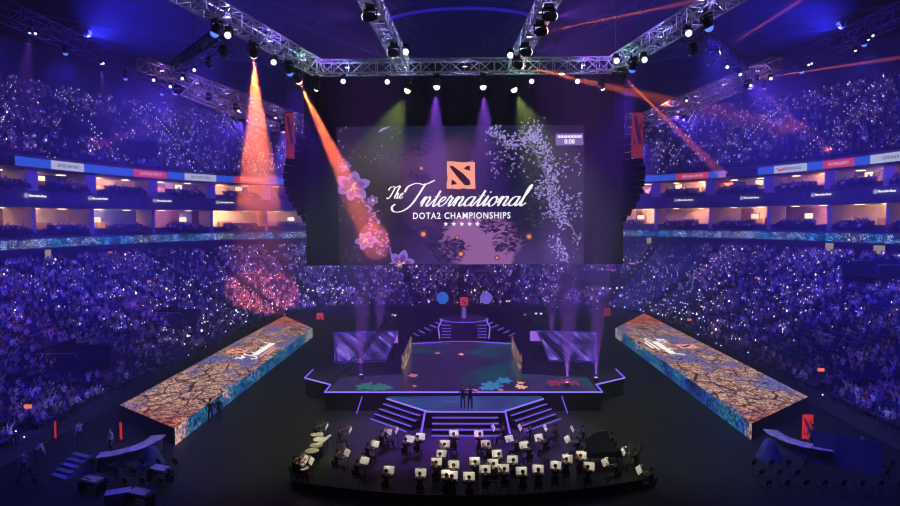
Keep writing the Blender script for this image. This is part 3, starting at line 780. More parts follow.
# the hanging branch on the right
path = [(489, 130), (500, 137), (512, 146), (522, 140), (533, 138), (540, 146), (545, 158), (550, 172), (552, 186), (556, 200), (560, 214), (561, 228)]
mb = MB()
for a, b_ in zip(path, path[1:]):
    for k in range(44):
        u = r.random(); leaf(mb, lerp(a[0], b_[0], u) + r.gauss(0, 4.2), lerp(a[1], b_[1], u) + r.gauss(0, 3.8), r.uniform(0, 2 * PI), r.uniform(1.6, 4), r.uniform(.7, 1.8), .05)
for cx, cy, n, q in ((534, 136, 110, 6.5), (515, 158, 46, 9), (544, 192, 70, 6), (553, 176, 40, 6), (557, 246, 40, 4), (564, 258, 36, 5), (574, 164, 20, 7), (550, 212, 24, 3), (572, 205, 50, 8), (579, 240, 14, 3), (500, 160, 24, 8)):
    for k in range(n): leaf(mb, min(580, cx + r.gauss(0, q)), min(262, cy + r.gauss(0, q)), r.uniform(0, 2 * PI), r.uniform(1.2, 3.8), r.uniform(.6, 1.7), .05)
mb.build('blossom_branch', BLO, scr, world=True)
mb = MB()
for a, b_, wd in (((523, 133), (537, 158), .8), ((537, 158), (551, 190), .7), ((551, 190), (560, 215), .7), ((567, 221), (578, 240), .6), ((489, 130), (508, 150), .5)):
    d_ = Vector((b_[0] - a[0], b_[1] - a[1])).normalized(); n_ = (-d_.y * wd, d_.x * wd)
    mb.poly([SP(a[0] - n_[0], a[1] - n_[1], .09), SP(b_[0] - n_[0], b_[1] - n_[1], .09), SP(b_[0] + n_[0], b_[1] + n_[1], .09), SP(a[0] + n_[0], a[1] + n_[1], .09)])
mb.build('twig', glow('twig', (.22, .19, .42), .7), scr, world=True)
for x_, y_, q in ((422, 168.5, 1.5), (423.5, 234, 2.2), (529, 237, 2.0), (457.5, 237.5, 1.2), (461, 254, 2.0), (497, 258, 1.4)):
    for mm, k, dd, nm_ in ((ORH, 2.0, .045, 'halo'), (ORN, 1, .055, 'lantern')):
        MB().poly([SP(x_ + q * k * math.cos(2 * PI * i / 12), y_ + q * k * math.sin(2 * PI * i / 12), dd) for i in range(12)]).build(nm_, mm, scr, world=True)
# emblem
def emblem(mb1, mb2, f):
    """f maps unit square (u right, v up) and layer -> point"""
    rg = random.Random(3); pts = []
    for (a, b_) in (((0, 0), (1, 0)), ((1, 0), (1, 1)), ((1, 1), (0, 1)), ((0, 1), (0, 0))):
        for k in range(5):
            u = k / 5; q = rg.uniform(-.025, .025); pts.append((lerp(a[0], b_[0], u) + q, lerp(a[1], b_[1], u) + rg.uniform(-.025, .025)))
    mb1.poly([f(u, v_, 0) for u, v_ in pts])
    for pg in ([(.08, .84), (.20, .86), (.60, .55), (.84, .28), (.84, .13), (.64, .12), (.34, .48)], [(.60, .74), (.74, .86), (.83, .84), (.84, .66)], [(.15, .14), (.36, .17), (.30, .26), (.17, .36)]):
        mb2.poly([f(u, v_, 1) for u, v_ in pg])
a_, b_ = MB(), MB()
emblem(a_, b_, lambda u, v_, k: SP(lerp(447.5, 475, u), lerp(189, 162.5, v_), .08 + .03 * k))
e_ = a_.build('emblem', SALMON, scr, world=True); b_.build('emblem_cut', DARKG, e_, world=True)
# brush script lettering
GL = {
 'n': (1.0, [[(0, .3), (.15, .9), (.26, 1.0), (.27, .7), (.2, 0)], [(.22, .45), (.45, .92), (.66, 1.0), (.74, .72), (.66, .2), (.76, 0), (.92, .12), (1.02, .32)]]),
 'a': (1.0, [[(.75, .85), (.55, 1), (.25, .85), (.1, .4), (.22, .03), (.48, .08), (.7, .5), (.8, 1.0)], [(.8, 1.0), (.7, .25), (.8, 0), (.93, .1), (1.02, .32)]]),
 't': (.68, [[(0, .3), (.3, .9)], [(.42, 1.65), (.32, .6), (.33, .1), (.46, 0), (.68, .32)], [(.08, 1.05), (.66, 1.08)]]),
 'i': (.5, [[(0, .3), (.2, .95), (.24, 1.0), (.17, .25), (.26, 0), (.5, .32)], [(.27, 1.42), (.30, 1.52)]]),
 'o': (.82, [[(.5, 1), (.2, .85), (.07, .4), (.25, 0), (.55, .1), (.67, .55), (.5, 1), (.62, .8), (.84, .7)]]),
 'l': (.6, [[(0, .3), (.28, 1.2), (.42, 2.0), (.34, 2.2), (.22, 1.8), (.17, .3), (.3, 0), (.6, .32)]]),
 'e': (.72, [[(0, .35), (.35, .52), (.55, .82), (.42, 1.0), (.17, .78), (.1, .3), (.3, 0), (.55, .1), (.72, .32)]]),
 'r': (.66, [[(0, .3), (.14, .98), (.2, 1.1), (.3, .95), (.5, .92)], [(.48, .92), (.38, .3), (.48, 0), (.68, .32)]]),
 'h': (.9, [[(0, .3), (.3, 1.6), (.40, 2.1), (.30, 2.2), (.22, 1.6), (.12, 0)], [(.15, .45), (.4, .93), (.56, .9), (.54, .3), (.62, 0), (.9, .32)]]),
 'T': (1.25, [[(-.3, 1.5), (-.2, 2.0), (.3, 2.15), (.9, 2.05), (1.5, 2.4)], [(.75, 2.1), (.62, 1.1), (.4, .2), (.1, -.02), (-.15, .2)]]),
 'I': (1.1, [[(-.9, 1.5), (-.8, 2.1), (-.1, 2.45), (.7, 2.3), (1.5, 2.75)], [(.75, 2.4), (.55, 1.2), (.25, .1), (-.35, -.5), (-1.1, -.55), (-1.5, -.1), (-1.3, .25)]])}
def catmull(p, k=5):
    p = [p[0]] + list(p) + [p[-1]]; out_ = []
    for i in range(1, len(p) - 2):
        for j in range(k):
            t = j / k; a, b, c, d = (Vector(q) for q in p[i - 1:i + 3])
            out_.append(.5 * ((2 * b) + (c - a) * t + (2 * a - 5 * b + 4 * c - d) * t * t + (3 * b - a - 3 * c + d) * t ** 3))
    return out_ + [Vector(p[-1])]
def script(mb, s, f, wmin=.05, wmax=.20, shear=.42, rep=1.0):
    x = 0; kk = 0
    for ch in s:
        adv, strokes = GL[ch]
        for st_ in strokes:
            pts = catmull(st_)
            pts = [Vector((x + q.x + shear * q.y, q.y)) for q in pts]; L = []
            for i, q in enumerate(pts):
                d = pts[min(i + 1, len(pts) - 1)] - pts[max(i - 1, 0)]; d = d.normalized() if d.length > 0 else Vector((1, 0))
                wd = lerp(wmin, wmax, abs(d.y * .9) ** 1.5) * (1 if d.y < 0 or ch in 'TI' else .62) * .5; n_ = Vector((-d.y, d.x)) * (wd + wmin * .3); L.append((q + n_, q - n_))
            for (a, b), (c, d) in zip(L, L[1:]):
                kk += 1; mb.poly([f(*a, kk), f(*b, kk), f(*d, kk), f(*c, kk)])
        x += adv
    return x
mb = MB()
def fmap(x0, y0, sx, sy, d0=.09): return lambda x, y, k: SP(x0 + x * sx, y0 - y * sy, d0)
script(mb, 'Inte', fmap(408, 206.3, 10.3, 9.4))
x_ = 408 + 10.3 * (GL['I'][0] + GL['n'][0] + GL['t'][0] + GL['e'][0])
script(mb, 'rnational', fmap(x_, 206.3, 11.05, 9.4))
script(mb, 'The', fmap(387.5, 198.3, 5.3, 5.4), .08, .24)
mb.build('title_lettering', WHITEG, scr, world=True)
cx, cz = P2(461.7, 216); M_ = Matrix.Translation((cx, -.1, cz - 10.3)) @ Matrix.Rotation(PI / 2, 4, 'X')
o = text_obj('DOTA2 CHAMPIONSHIPS', 'subtitle_lettering', WHITEG, 1.0, M_, scr, 0, bold=.014, space=1.18)
wx = max(v.co.x for v in o.data.vertices) - min(v.co.x for v in o.data.vertices); k = (97 * YS / F) / wx
o.data.transform(Matrix.Translation((cx, 0, cz - 10.3)) @ Matrix.Diagonal((k, 1, .92, 1)) @ Matrix.Translation((-cx, 0, -cz + 10.3)))
for x_ in (446, 454, 462, 469.7, 477.5):
    MB().poly([SP(x_ + (2.5 if k % 2 == 0 else 1.05) * math.sin(k * PI / 5), 224 - (2.5 if k % 2 == 0 else 1.05) * math.cos(k * PI / 5), .09) for k in range(10)]).build('star', WHITEG, scr, world=True)
tb = MB().poly([SP(555, 147, .09), SP(582, 147, .09), SP(582, 135.5, .09), SP(555, 135.5, .09)]).build('timer_box', glow('timer_violet', (.30, .17, .58), .85), scr, world=True)
cx, cz = P2(568.5, 143.6); o = text_obj('0:08', 'digits', WHITEG, .62, Matrix.Translation((cx, YS - .1 - YS, cz - 10.3)) @ Matrix.Rotation(PI / 2, 4, 'X'), None, 0, bold=.012); o.parent = tb; o.location = (0, -.05, 0)
mb = MB()
for k in range(17):
    x_ = 557 + k * 1.4; mb.poly([SP(x_, 139.8, .12), SP(x_ + 1.0, 139.8, .12), SP(x_ + 1.0, 137.4, .12), SP(x_, 137.4, .12)])
mb.build('caption_line', WHITEG, tb, world=True)
# black surround hung round the screen
t = thing('screen_drape', 'black masking drape hanging around the big screen', 'drape', (0, YS, 10.1))
XL, XR = P2(306, 0)[0], P2(622, 0)[0]; ZT = 31.0; ZB = P2(0, 265)[1]
def cloth(x0, x1, z0, z1, y0, name):
    n = max(4, int((x1 - x0) * 3)); v = []
    for i in range(n + 1):
        x = lerp(x0, x1, i / n); y = y0 + .12 * math.sin(i * 1.7)
        v += [(x, y, z0), (x, y, z1), (x, y + .12, z0), (x, y + .12, z1)]
    f = [q for i in range(n) for q in ((4 * i, 4 * i + 4, 4 * i + 5, 4 * i + 1), (4 * i + 2, 4 * i + 3, 4 * i + 7, 4 * i + 6))]
    MB().add(v, f).build(name, DRAPE, t, world=True, smooth=True)
cloth(XL, TL[0], ZB, ZT, YS - .1, 'side_panel'); cloth(BR[0], XR, ZB, ZT, YS - .1, 'side_panel'); cloth(TL[0], BR[0], TL[1], ZT, YS + .2, 'header_panel')
cloth(XL, XR, ZB, ZT, YS + .8, 'back_panel')
MB().box((0, YS + .4, ZB + .1), (XR - XL, .5, .2)).build('bottom_frame', BLACK, t, world=True)
# ------------------------------------------------------------------ trusses
def truss_mesh(a, b, s, n=None):
    a, b = Vector(a), Vector(b); d = (b - a); L = d.length; d.normalize(); h = Vector((-d.y, d.x, 0)).normalized() * s / 2; u = Vector((0, 0, s / 2))
    co = [h + u, -h + u, -h - u, h - u]; n = n or max(2, round(L / (s * 1.15)))
    return a, b, d, L, co, n
def make_truss(name, lab, a, b, s=.9, m=STEEL, group=None, r_=.05, chords=True):
    a, b, d, L, co, n = truss_mesh(a, b, s); mid = (a + b) / 2
    t = thing(name, lab, 'truss', mid, 0, group)
    for c in co: MB().tube([a + c, b + c], r_ * 1.3, 5).build('chord', m, t, world=True)
    mb = MB()
    for i in range(n):
        p, q = a + d * (L * i / n), a + d * (L * (i + 1) / n)
        for j in range(4):
            c1, c2 = co[j], co[(j + 1) % 4]
            mb.tube([p + c1, q + c2] if (i + j) % 2 else [p + c2, q + c1], r_ * .8, 4, False); mb.tube([p + c1, p + c2], r_ * .7, 4, False)
    mb.build('lattice', m, t, world=True); return t
TZ = 26.3
fl_ = U(318, 66, 45); fr_ = U(613, 65, 45); fl_.z = fr_.z = TZ; fl_.y = fr_.y = 45
TR = {}
TR['front'] = (fl_, fr_); TR['diagonal_left'] = (fl_, Vector((-14.3, 27, TZ))); TR['diagonal_right'] = (fr_, Vector((14.4, 27, TZ)))
TR['inner_left'] = (Vector((-4.15, 44.5, TZ)), Vector((-4.75, 27, TZ))); TR['inner_right'] = (Vector((4.0, 44.5, TZ)), Vector((4.75, 27, TZ)))
p = G(142, 64, TZ); q = G(303, 120, TZ); TR['side_left'] = (p, q); TR['side_right'] = (G(777, 63, TZ), G(643, 118, TZ))
TR['low_left'] = (G(186, 90, TZ - .3), G(278, 128, TZ - .3)); TR['low_right'] = (G(737, 86, TZ - .3), G(652, 123, TZ - .3))
TR['link_left'] = (G(178, 68, TZ), G(226, 34, TZ)); TR['link_right'] = (G(742, 65, TZ), G(688, 32, TZ))
lab = {'front': 'long horizontal lighting truss across the front above the big screen', 'diagonal_left': 'bright truss running from the front truss to the upper left', 'diagonal_right': 'bright truss running from the front truss to the upper right',
 'inner_left': 'inner truss meeting the front truss, left of the middle', 'inner_right': 'inner truss meeting the front truss, right of the middle', 'side_left': 'outer side truss above the left stand', 'side_right': 'outer side truss above the right stand',
 'low_left': 'lower one of the two parallel side trusses on the left', 'low_right': 'lower one of the two parallel side trusses on the right', 'link_left': 'dim short truss linking side and diagonal trusses, left', 'link_right': 'dim short truss linking side and diagonal trusses, right'}
for k, (a, b) in TR.items(): make_truss('lighting_truss', lab[k], a, b, .95 if k in ('front', 'diagonal_left', 'diagonal_right') else .85, STEEL if 'link' not in k else STEELD, group='lighting trusses')
for s, sd in ((-1, 'left'), (1, 'right')):
    make_truss('roof_truss', 'long dim roof truss high over the %s stand' % sd, (s * 37, 34, 32), (s * 36.3, 74, 32), 1.4, STEELD, 'roof trusses', .05)
    # hanging chains
for k, (x, y) in enumerate([(-10.8, 45), (11.4, 45), (-4.2, 44.5), (4, 44.5), (-13.3, 32), (13.3, 32), (-22, 50), (22, 50), (-19, 66), (19, 66)]):
    o = MB().tube([(x, y, TZ + .5), (x, y, 46.9)], .03, 4).build('hoist_chain', STEELD, origin=(x, y, TZ + .5))
    tag(o, 'hoist chain holding up the lighting trusses, %s pair, %s' % (['front corner', 'front corner', 'inner', 'inner', 'nearest', 'nearest', 'outer near', 'outer near', 'outer far', 'outer far'][k], 'left' if x < 0 else 'right'), 'chain', 'hoist chains')
pts = []
for i in range(25):
    a = rad(-90 - 42 + 84 * i / 24); pts.append((.4 + 14 * math.cos(a), 89 + 14 * math.sin(a), 40.9))
t = thing('curved_truss', 'thin curved violet-lit truss under the roof at the top middle', 'truss', (0, 75, 40.9))
MB().tube(pts, .22, 6).build('rail', mat('violet_rail', (.45, .3, .8), .5), t, world=True); MB().tube([(x, y, z + 1) for x, y, z in pts], .08, 6).build('rail', STEELD, t, world=True)
# ------------------------------------------------------------------ moving lights
def mk_head(lens, tag_):
    t = thing('moving_light', 'x', 'light')
    MB().box((0, 0, .28), (.42, .42, .22)).build('base', BLACK, t, bevel=.03)
    mb = MB(); mb.box((0, 0, .13), (.62, .16, .07)).box((-.29, 0, -.08), (.05, .14, .42)).box((.29, 0, -.08), (.05, .14, .42)).build('yoke', BLACK, t)
    h = MB(); h.lathe([(.10, .24), (.19, .18), (.22, .0), (.20, -.12), (.245, -.26), (.245, -.32)], 14); hd = h.build('head', BLACK, t)
    hd.location = (0, 0, -.18)
    ln = MB().lathe([(.235, -.30), (.225, -.37), (.19, -.46), (.12, -.53), (.02, -.56)], 14).build('lens', lens, hd)
    return t
HP = {'w': mk_head(LENS, 'w'), 'o': mk_head(LENSO, 'o'), 'g': mk_head(LENSG, 'g'), 'b': mk_head(LENSB, 'b')}; HU = {k: False for k in HP}
for t in HP.values():
    KIDS[t.name] = list(t.children)
CN = {'w': 'white', 'o': 'orange', 'g': 'green-white', 'b': 'blue'}
def head(kind, loc, aim, label, group=None, big=1.0):
    t = HP[kind] if not HU[kind] else dup(HP[kind]); HU[kind] = True
    t.location = loc; t.scale = (big,) * 3; tag(t, label, 'light', group)
    h = [c for c in t.children if c.name.startswith('head')][0]
    d = (Vector(aim) - Vector(loc)); h.rotation_euler = d.to_track_quat('-Z', 'Y').to_euler()
    return t
VI = (.32, .09, 1.0); OR = (1.0, .17, .06); GRN = (.75, 1.0, .25)
HEADS = [  # kind px py z, aim, colour, watts, angle, blend
 ('w', 229, 36, 25.3, U(100, 120, 60), None), ('w', 274.5, 63, 25.3, U(180, 260, 70), None),
 ('w', 370.6, 17, 25.3, U(296, 12, 36), (VI, 1.1e4, 28)), ('w', 394, 53, 25.3, U(330, 46, 44), (VI, 1.1e4, 28)), ('w', 406, 52.5, 25.3, (-5, 45, 0), None),
 ('w', 343.6, 82, 25.3, (-8, 52, 2), None), ('w', 387.5, 82.5, 25.3, (-4, 50, 1), None), ('w', 437, 82, 25.3, (-2.7, 43.0, 6), (VI, 6e4, 36)),
 ('g', 409.5, 86, 25.2, (-10.2, 44.5, 10.5), (GRN, 1.5e4, 56)), ('g', 317.5, 87, 25.2, (-20, 60, 12), None),
 ('w', 548.7, 16.6, 25.3, U(622, 8, 36), (VI, 1.1e4, 28)), ('w', 525, 52.5, 25.3, U(600, 46, 44), (VI, 1.1e4, 28)), ('w', 510, 56, 25.3, (5, 45, 0), None),
 ('w', 483, 82, 25.3, (2.3, 43.0, 6), (VI, 6e4, 36)), ('g', 512, 85, 25.2, (10.2, 44.5, 10.5), (GRN, 1.5e4, 56)), ('w', 531.4, 82, 25.3, (6, 50, 1), None),
 ('w', 577, 82, 25.3, (9, 52, 2), None), ('g', 601.5, 86, 25.2, (20, 60, 10), None), ('w', 643.7, 60.5, 25.3, U(760, 200, 80), None), ('w', 616, 61.5, 25.6, (14, 40, 0), None),
 ('w', 687.5, 34, 25.3, (14, 20, 14), None), ('b', 693, 52, 25.3, U(640, 120, 50), None), ('b', 711.5, 62, 25.3, U(660, 120, 50), None), ('w', 726.5, 68.6, 25.3, (20, 48, 0), None), ('w', 739.5, 76, 25.3, (22, 52, 0), None),
 ('b', 209, 65, 25.3, U(250, 120, 50), None), ('b', 223.6, 54, 25.3, U(260, 120, 50), None), ('w', 195, 71.6, 25.3, (-20, 50, 0), None), ('w', 183, 80, 25.2, (-23, 52, 0), None), ('w', 154.5, 81.6, 25.2, (-27, 52, 0), None), ('w', 171, 88, 25.2, (-27, 52, 0), None),
 ('w', 239, 112, 25.2, (-20, 62, 0), None), ('w', 276, 119, 25.2, (-20, 72, 0), None), ('w', 686, 102, 25.2, (22, 62, 0), None), ('w', 770, 80, 25.2, (26, 50, 0), None), ('w', 750, 87, 25.2, (26, 56, 0), None),
 ('w', 30, 32, 30.9, (-40, 52, 10), (VI, 2.5e4, 26)), ('w', 36.4, 35, 30.9, (-40, 52, 10), None), ('w', 67, 54, 30.9, (-40, 60, 10), None), ('w', 101, 63, 30.9, (-38, 66, 10), (VI, 2.5e4, 22)), ('w', 104, 64.5, 30.9, (-38, 66, 10), None),
 ('w', 867.8, 39, 30.9, (42, 55, 10), (VI, 8e3, 22)), ('w', 872, 37, 30.9, (42, 55, 10), None), ('w', 808, 66, 30.9, (38, 66, 10), None), ('w', 811, 64.6, 30.9, (38, 66, 10), None), ('g', 855, 50, 30.9, (40, 56, 10), None),
 ('o', 253.5, 51, 25.3, U(262, 280, 86), (OR, 5.2e5, 11)), ('o', 297, 77, 25.3, U(374, 240, 62), (OR, 4e5, 9)), ('o', 540, 32, 25.3, U(760, -12, 60), (OR, 4e6, 1.1)), ('o', 517, 65, 25.3, U(730, 113, 80), (OR, 1.6e6, 3.4)),
 ('o', 622, 75, 25.3, U(718, 170, 100), (OR, 4e6, 1.5)), ('o', 713, 56, 25.3, U(860, -38, 48), (OR, 4e6, 1.1)), ('o', 739, 73, 25.3, U(830, 152, 95), (OR, 4e6, 1.1)), ('o', 757, 80, 25.3, U(930, 54, 62), (OR, 4e6, 1.1)),
 ('o', 209, 99, 25.3, U(105, 142, 92), (OR, 6e5, 1.4)), ('o', 236, 109, 25.3, U(120, 140, 92), (OR, 6e5, 1.4))]
cnt = {}
order = sorted(range(len(HEADS)), key=lambda i: HEADS[i][1]); rank = {}
for i in order:
    k = (HEADS[i][0], HEADS[i][2] > 0 and HEADS[i][3] > 30, HEADS[i][1] < 461); cnt[k] = cnt.get(k, 0) + 1; rank[i] = cnt[k]
for i, (kd, px, py, z, aim, beam) in enumerate(HEADS):
    loc = G(px, py, z); side = 'left' if px < 461 else 'right'
    where = 'on the roof truss' if z > 30 else 'on the lighting trusses'
    lab_ = '%s moving light %s, %s from left in the %s half' % (CN[kd], where, ORD[rank[i] - 1], side)
    if kd == 'w' and not beam: aim = (loc.x * .75, 0, 13)
    t = head(kd, loc + Vector((0, 0, .2)), aim, lab_, 'moving lights with %s lenses' % CN[kd], (.5 if z > 30 or px < 200 or px > 720 or (py > 95 and kd == 'w') else 1.1 if beam and px > 240 else .8))
    d = (Vector(aim) - loc).normalized()
    if not beam: continue
    wide = beam[2] > 5; org = kd == 'o'
    lo = lamp('SPOT', loc + d * .74, beam[0], beam[1], 'beam', aim, beam[2], .35 if org else .8, .04 if org else .1, t)
    if z > 30 or (org and not wide) or not org: continue
    dens_, L = (.020, 26) if org else (.05, 8.0)  # cone of denser haze added so the wide orange beams show
    hz = bpy.data.materials.get('beam_haze_%g' % dens_)
    if hz is None:
        hz = bpy.data.materials.new('beam_haze_%g' % dens_); hz.use_nodes = True; hn = hz.node_tree; hn.nodes.clear(); ho = hn.nodes.new('ShaderNodeOutputMaterial'); hv = hn.nodes.new('ShaderNodeVolumeScatter')
        hv.inputs['Density'].default_value = dens_; hn.links.new(hv.outputs[0], ho.inputs['Volume'])
    tn2 = math.tan(rad(beam[2] / 2 + .15)); q = d.to_track_quat('Z', 'Y').to_matrix()
    MB().lathe([(.03, .2), (tn2 * (L - .3) + .05, L)], 24, loc, q).build('beam_haze', hz, t, world=True)

# ------------------------------------------------------------------ hanging speakers and banners
for s, sd, xs in ((-1, 'left', 303.5), (1, 'right', 624)):
    top, bot = U(xs, 138, 60), U(xs, 222, 60); n = 12
    t = thing('line_array_speaker', 'tall black curved hanging speaker stack beside the %s edge of the screen' % sd, 'speaker', (top.x, 60, bot.z), group=None)
    for k in range(n):
        u = (k + .5) / n; bulge = math.sin(PI * min(1, u * .95 + .06)) ** 1.0 * 1.95; z = lerp(top.z, bot.z, u); h = (top.z - bot.z) / n
        tl = (u - .5) * 2 * -.55
        M_ = Matrix.Rotation(s * tl * -.6, 3, 'Y')
        MB().box((top.x + s * (bulge / 2 - .1), 60, z), (bulge + .25, 1.1, h * .93), M_).build('cabinet', BLACK, t, world=True, bevel=.04)
    MB().box((top.x + s * .3, 60, top.z + .15), (.9, 1.0, .14)).tube([(top.x + s * .3, 60, top.z + .2), (top.x + s * .3, 60, TZ - .4)], .035, 5).build('rigging_frame', STEELD, t, world=True)
    xb0, xb1 = ((285.5, 294.5) if s < 0 else (632, 642.5)); a, b_ = U(xb0, 113, 57.5), U(xb1, 158, 57.5)
    t = thing('banner', 'maroon vertical banner with a dark emblem hanging %s of the screen' % sd, 'banner', ((a.x + b_.x) / 2, 57.5, b_.z))
    MB().box(((a.x + b_.x) / 2, 57.5, (a.z + b_.z) / 2), (b_.x - a.x, .12, a.z - b_.z)).build('cloth', glow('banner_maroon', (.26, .02, .05), .9), t, world=True)  # cloth given its own glow in place of light falling on it
    b1, b2 = MB(), MB(); W_ = b_.x - a.x; hh = a.z - b_.z
    for q in ([(.12, .93), (.4, .93), (.88, .42), (.88, .3), (.62, .3), (.3, .66)], [(.62, .66), (.86, .88), (.86, .6)], [(.14, .3), (.4, .3), (.16, .52)]):
        b2.poly([(a.x + u * W_, 57.42, b_.z + v_ * hh) for u, v_ in q])
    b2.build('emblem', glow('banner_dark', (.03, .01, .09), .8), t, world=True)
    MB().tube([((a.x + b_.x) / 2, 57.5, a.z), ((a.x + b_.x) / 2, 57.5, TZ - .4)], .03, 4).box(((a.x + b_.x) / 2, 57.5, a.z + .05), (W_ + .2, .14, .1)).build('hanging_bar', STEELD, t, world=True)

# ------------------------------------------------------------------ LED wrapped platforms
m, nt, tc, out = emis('stone_picture', 1.0)
ob = tc.outputs['Object']
v1 = tex(nt, 'ShaderNodeTexVoronoi', mapv(nt, ob, (.62, .34, 1)), 1.0, feature='DISTANCE_TO_EDGE', distance='CHEBYCHEV') if False else tex(nt, 'ShaderNodeTexBrick', mapv(nt, ob, (.30, .30, 1)), 1.0)
warpn = tex(nt, 'ShaderNodeTexNoise', ob, 1.4, Detail=6, Roughness=.7)
stone = ramp(nt, warpn.outputs['Fac'], [(.30, (.10, .05, .05)), (.42, (.42, .22, .15)), (.55, (.80, .46, .30)), (.70, (1.0, .72, .55))])
v3 = tex(nt, 'ShaderNodeTexVoronoi', mapv(nt, ob, (.62, .34, 1)), 1.0, feature='DISTANCE_TO_EDGE')
crack = ramp(nt, v3.outputs['Distance'], [(0, (.03, .02, .03)), (.025, (.30, .22, .25)), (.05, (1, 1, 1))])
gr = tex(nt, 'ShaderNodeTexVoronoi', ob, 5.2, Randomness=1.0); grain = ramp(nt, gr.outputs['Distance'], [(.3, (1.0, 1, 1)), (.55, (.62, .56, .6)), (.75, (.08, .08, .12))])
c = mixc(nt, 1.0, mixc(nt, 1.0, stone, crack, 'MULTIPLY'), grain, 'MULTIPLY')
bn = tex(nt, 'ShaderNodeTexNoise', mapv(nt, ob, (.35, .22, 1), (4, 9, 0)), 1.0, Detail=3); bm = ramp(nt, bn.outputs['Fac'], [(.50, (0, 0, 0)), (.62, (1, 1, 1))])
c = mixc(nt, bm, c, mixc(nt, 1.0, grain, (.20, .20, .50), 'MULTIPLY'))
sx = nt.nodes.new('ShaderNodeSeparateXYZ'); nt.links.new(ob, sx.inputs[0])
def edge_band(lo_, hi_):
    mr = nt.nodes.new('ShaderNodeMapRange'); mr.inputs[1].default_value = lo_; mr.inputs[2].default_value = hi_; nt.links.new(sx.outputs[1], mr.inputs[0]); return mr.outputs[0]
wn2 = ramp(nt, warpn.outputs['Fac'], [(.40, (.06, .01, .01)), (.55, (.9, .20, .06)), (.7, (1, .45, .22))])
c = mixc(nt, edge_band(-12, -17.5), c, mixc(nt, 1.0, wn2, grain, 'MULTIPLY'))
c = mixc(nt, edge_band(19, 22.5), c, mixc(nt, 1.0, wn2, grain, 'MULTIPLY'))
out(c); STONEM = m
m, nt, tc, out = emis('river_picture', 1.5); ob = tc.outputs['Object']
n1 = tex(nt, 'ShaderNodeTexNoise', mapv(nt, ob, (.3, .3, .5)), 1.0, Detail=3); cc = ramp(nt, n1.outputs['Fac'], [(.32, (.01, .02, .22)), (.45, (.015, .10, .42)), (.55, (.02, .20, .26)), (.64, (.10, .18, .55)), (.70, (.75, .55, .38))])
v2 = tex(nt, 'ShaderNodeTexVoronoi', ob, 3.6); g2 = ramp(nt, v2.outputs['Distance'], [(.1, (1, 1, 1)), (.5, (.4, .4, .45)), (.8, (.08, .08, .1))])
sx = nt.nodes.new('ShaderNodeSeparateXYZ'); nt.links.new(ob, sx.inputs[0])
c = mixc(nt, edge_band(-15.8, -16.9), cc, (.75, .42, .40)); c = mixc(nt, edge_band(15, 16.5), c, (.45, .42, .5)); out(mixc(nt, 1.0, c, g2, 'MULTIPLY')); RIVERM = m
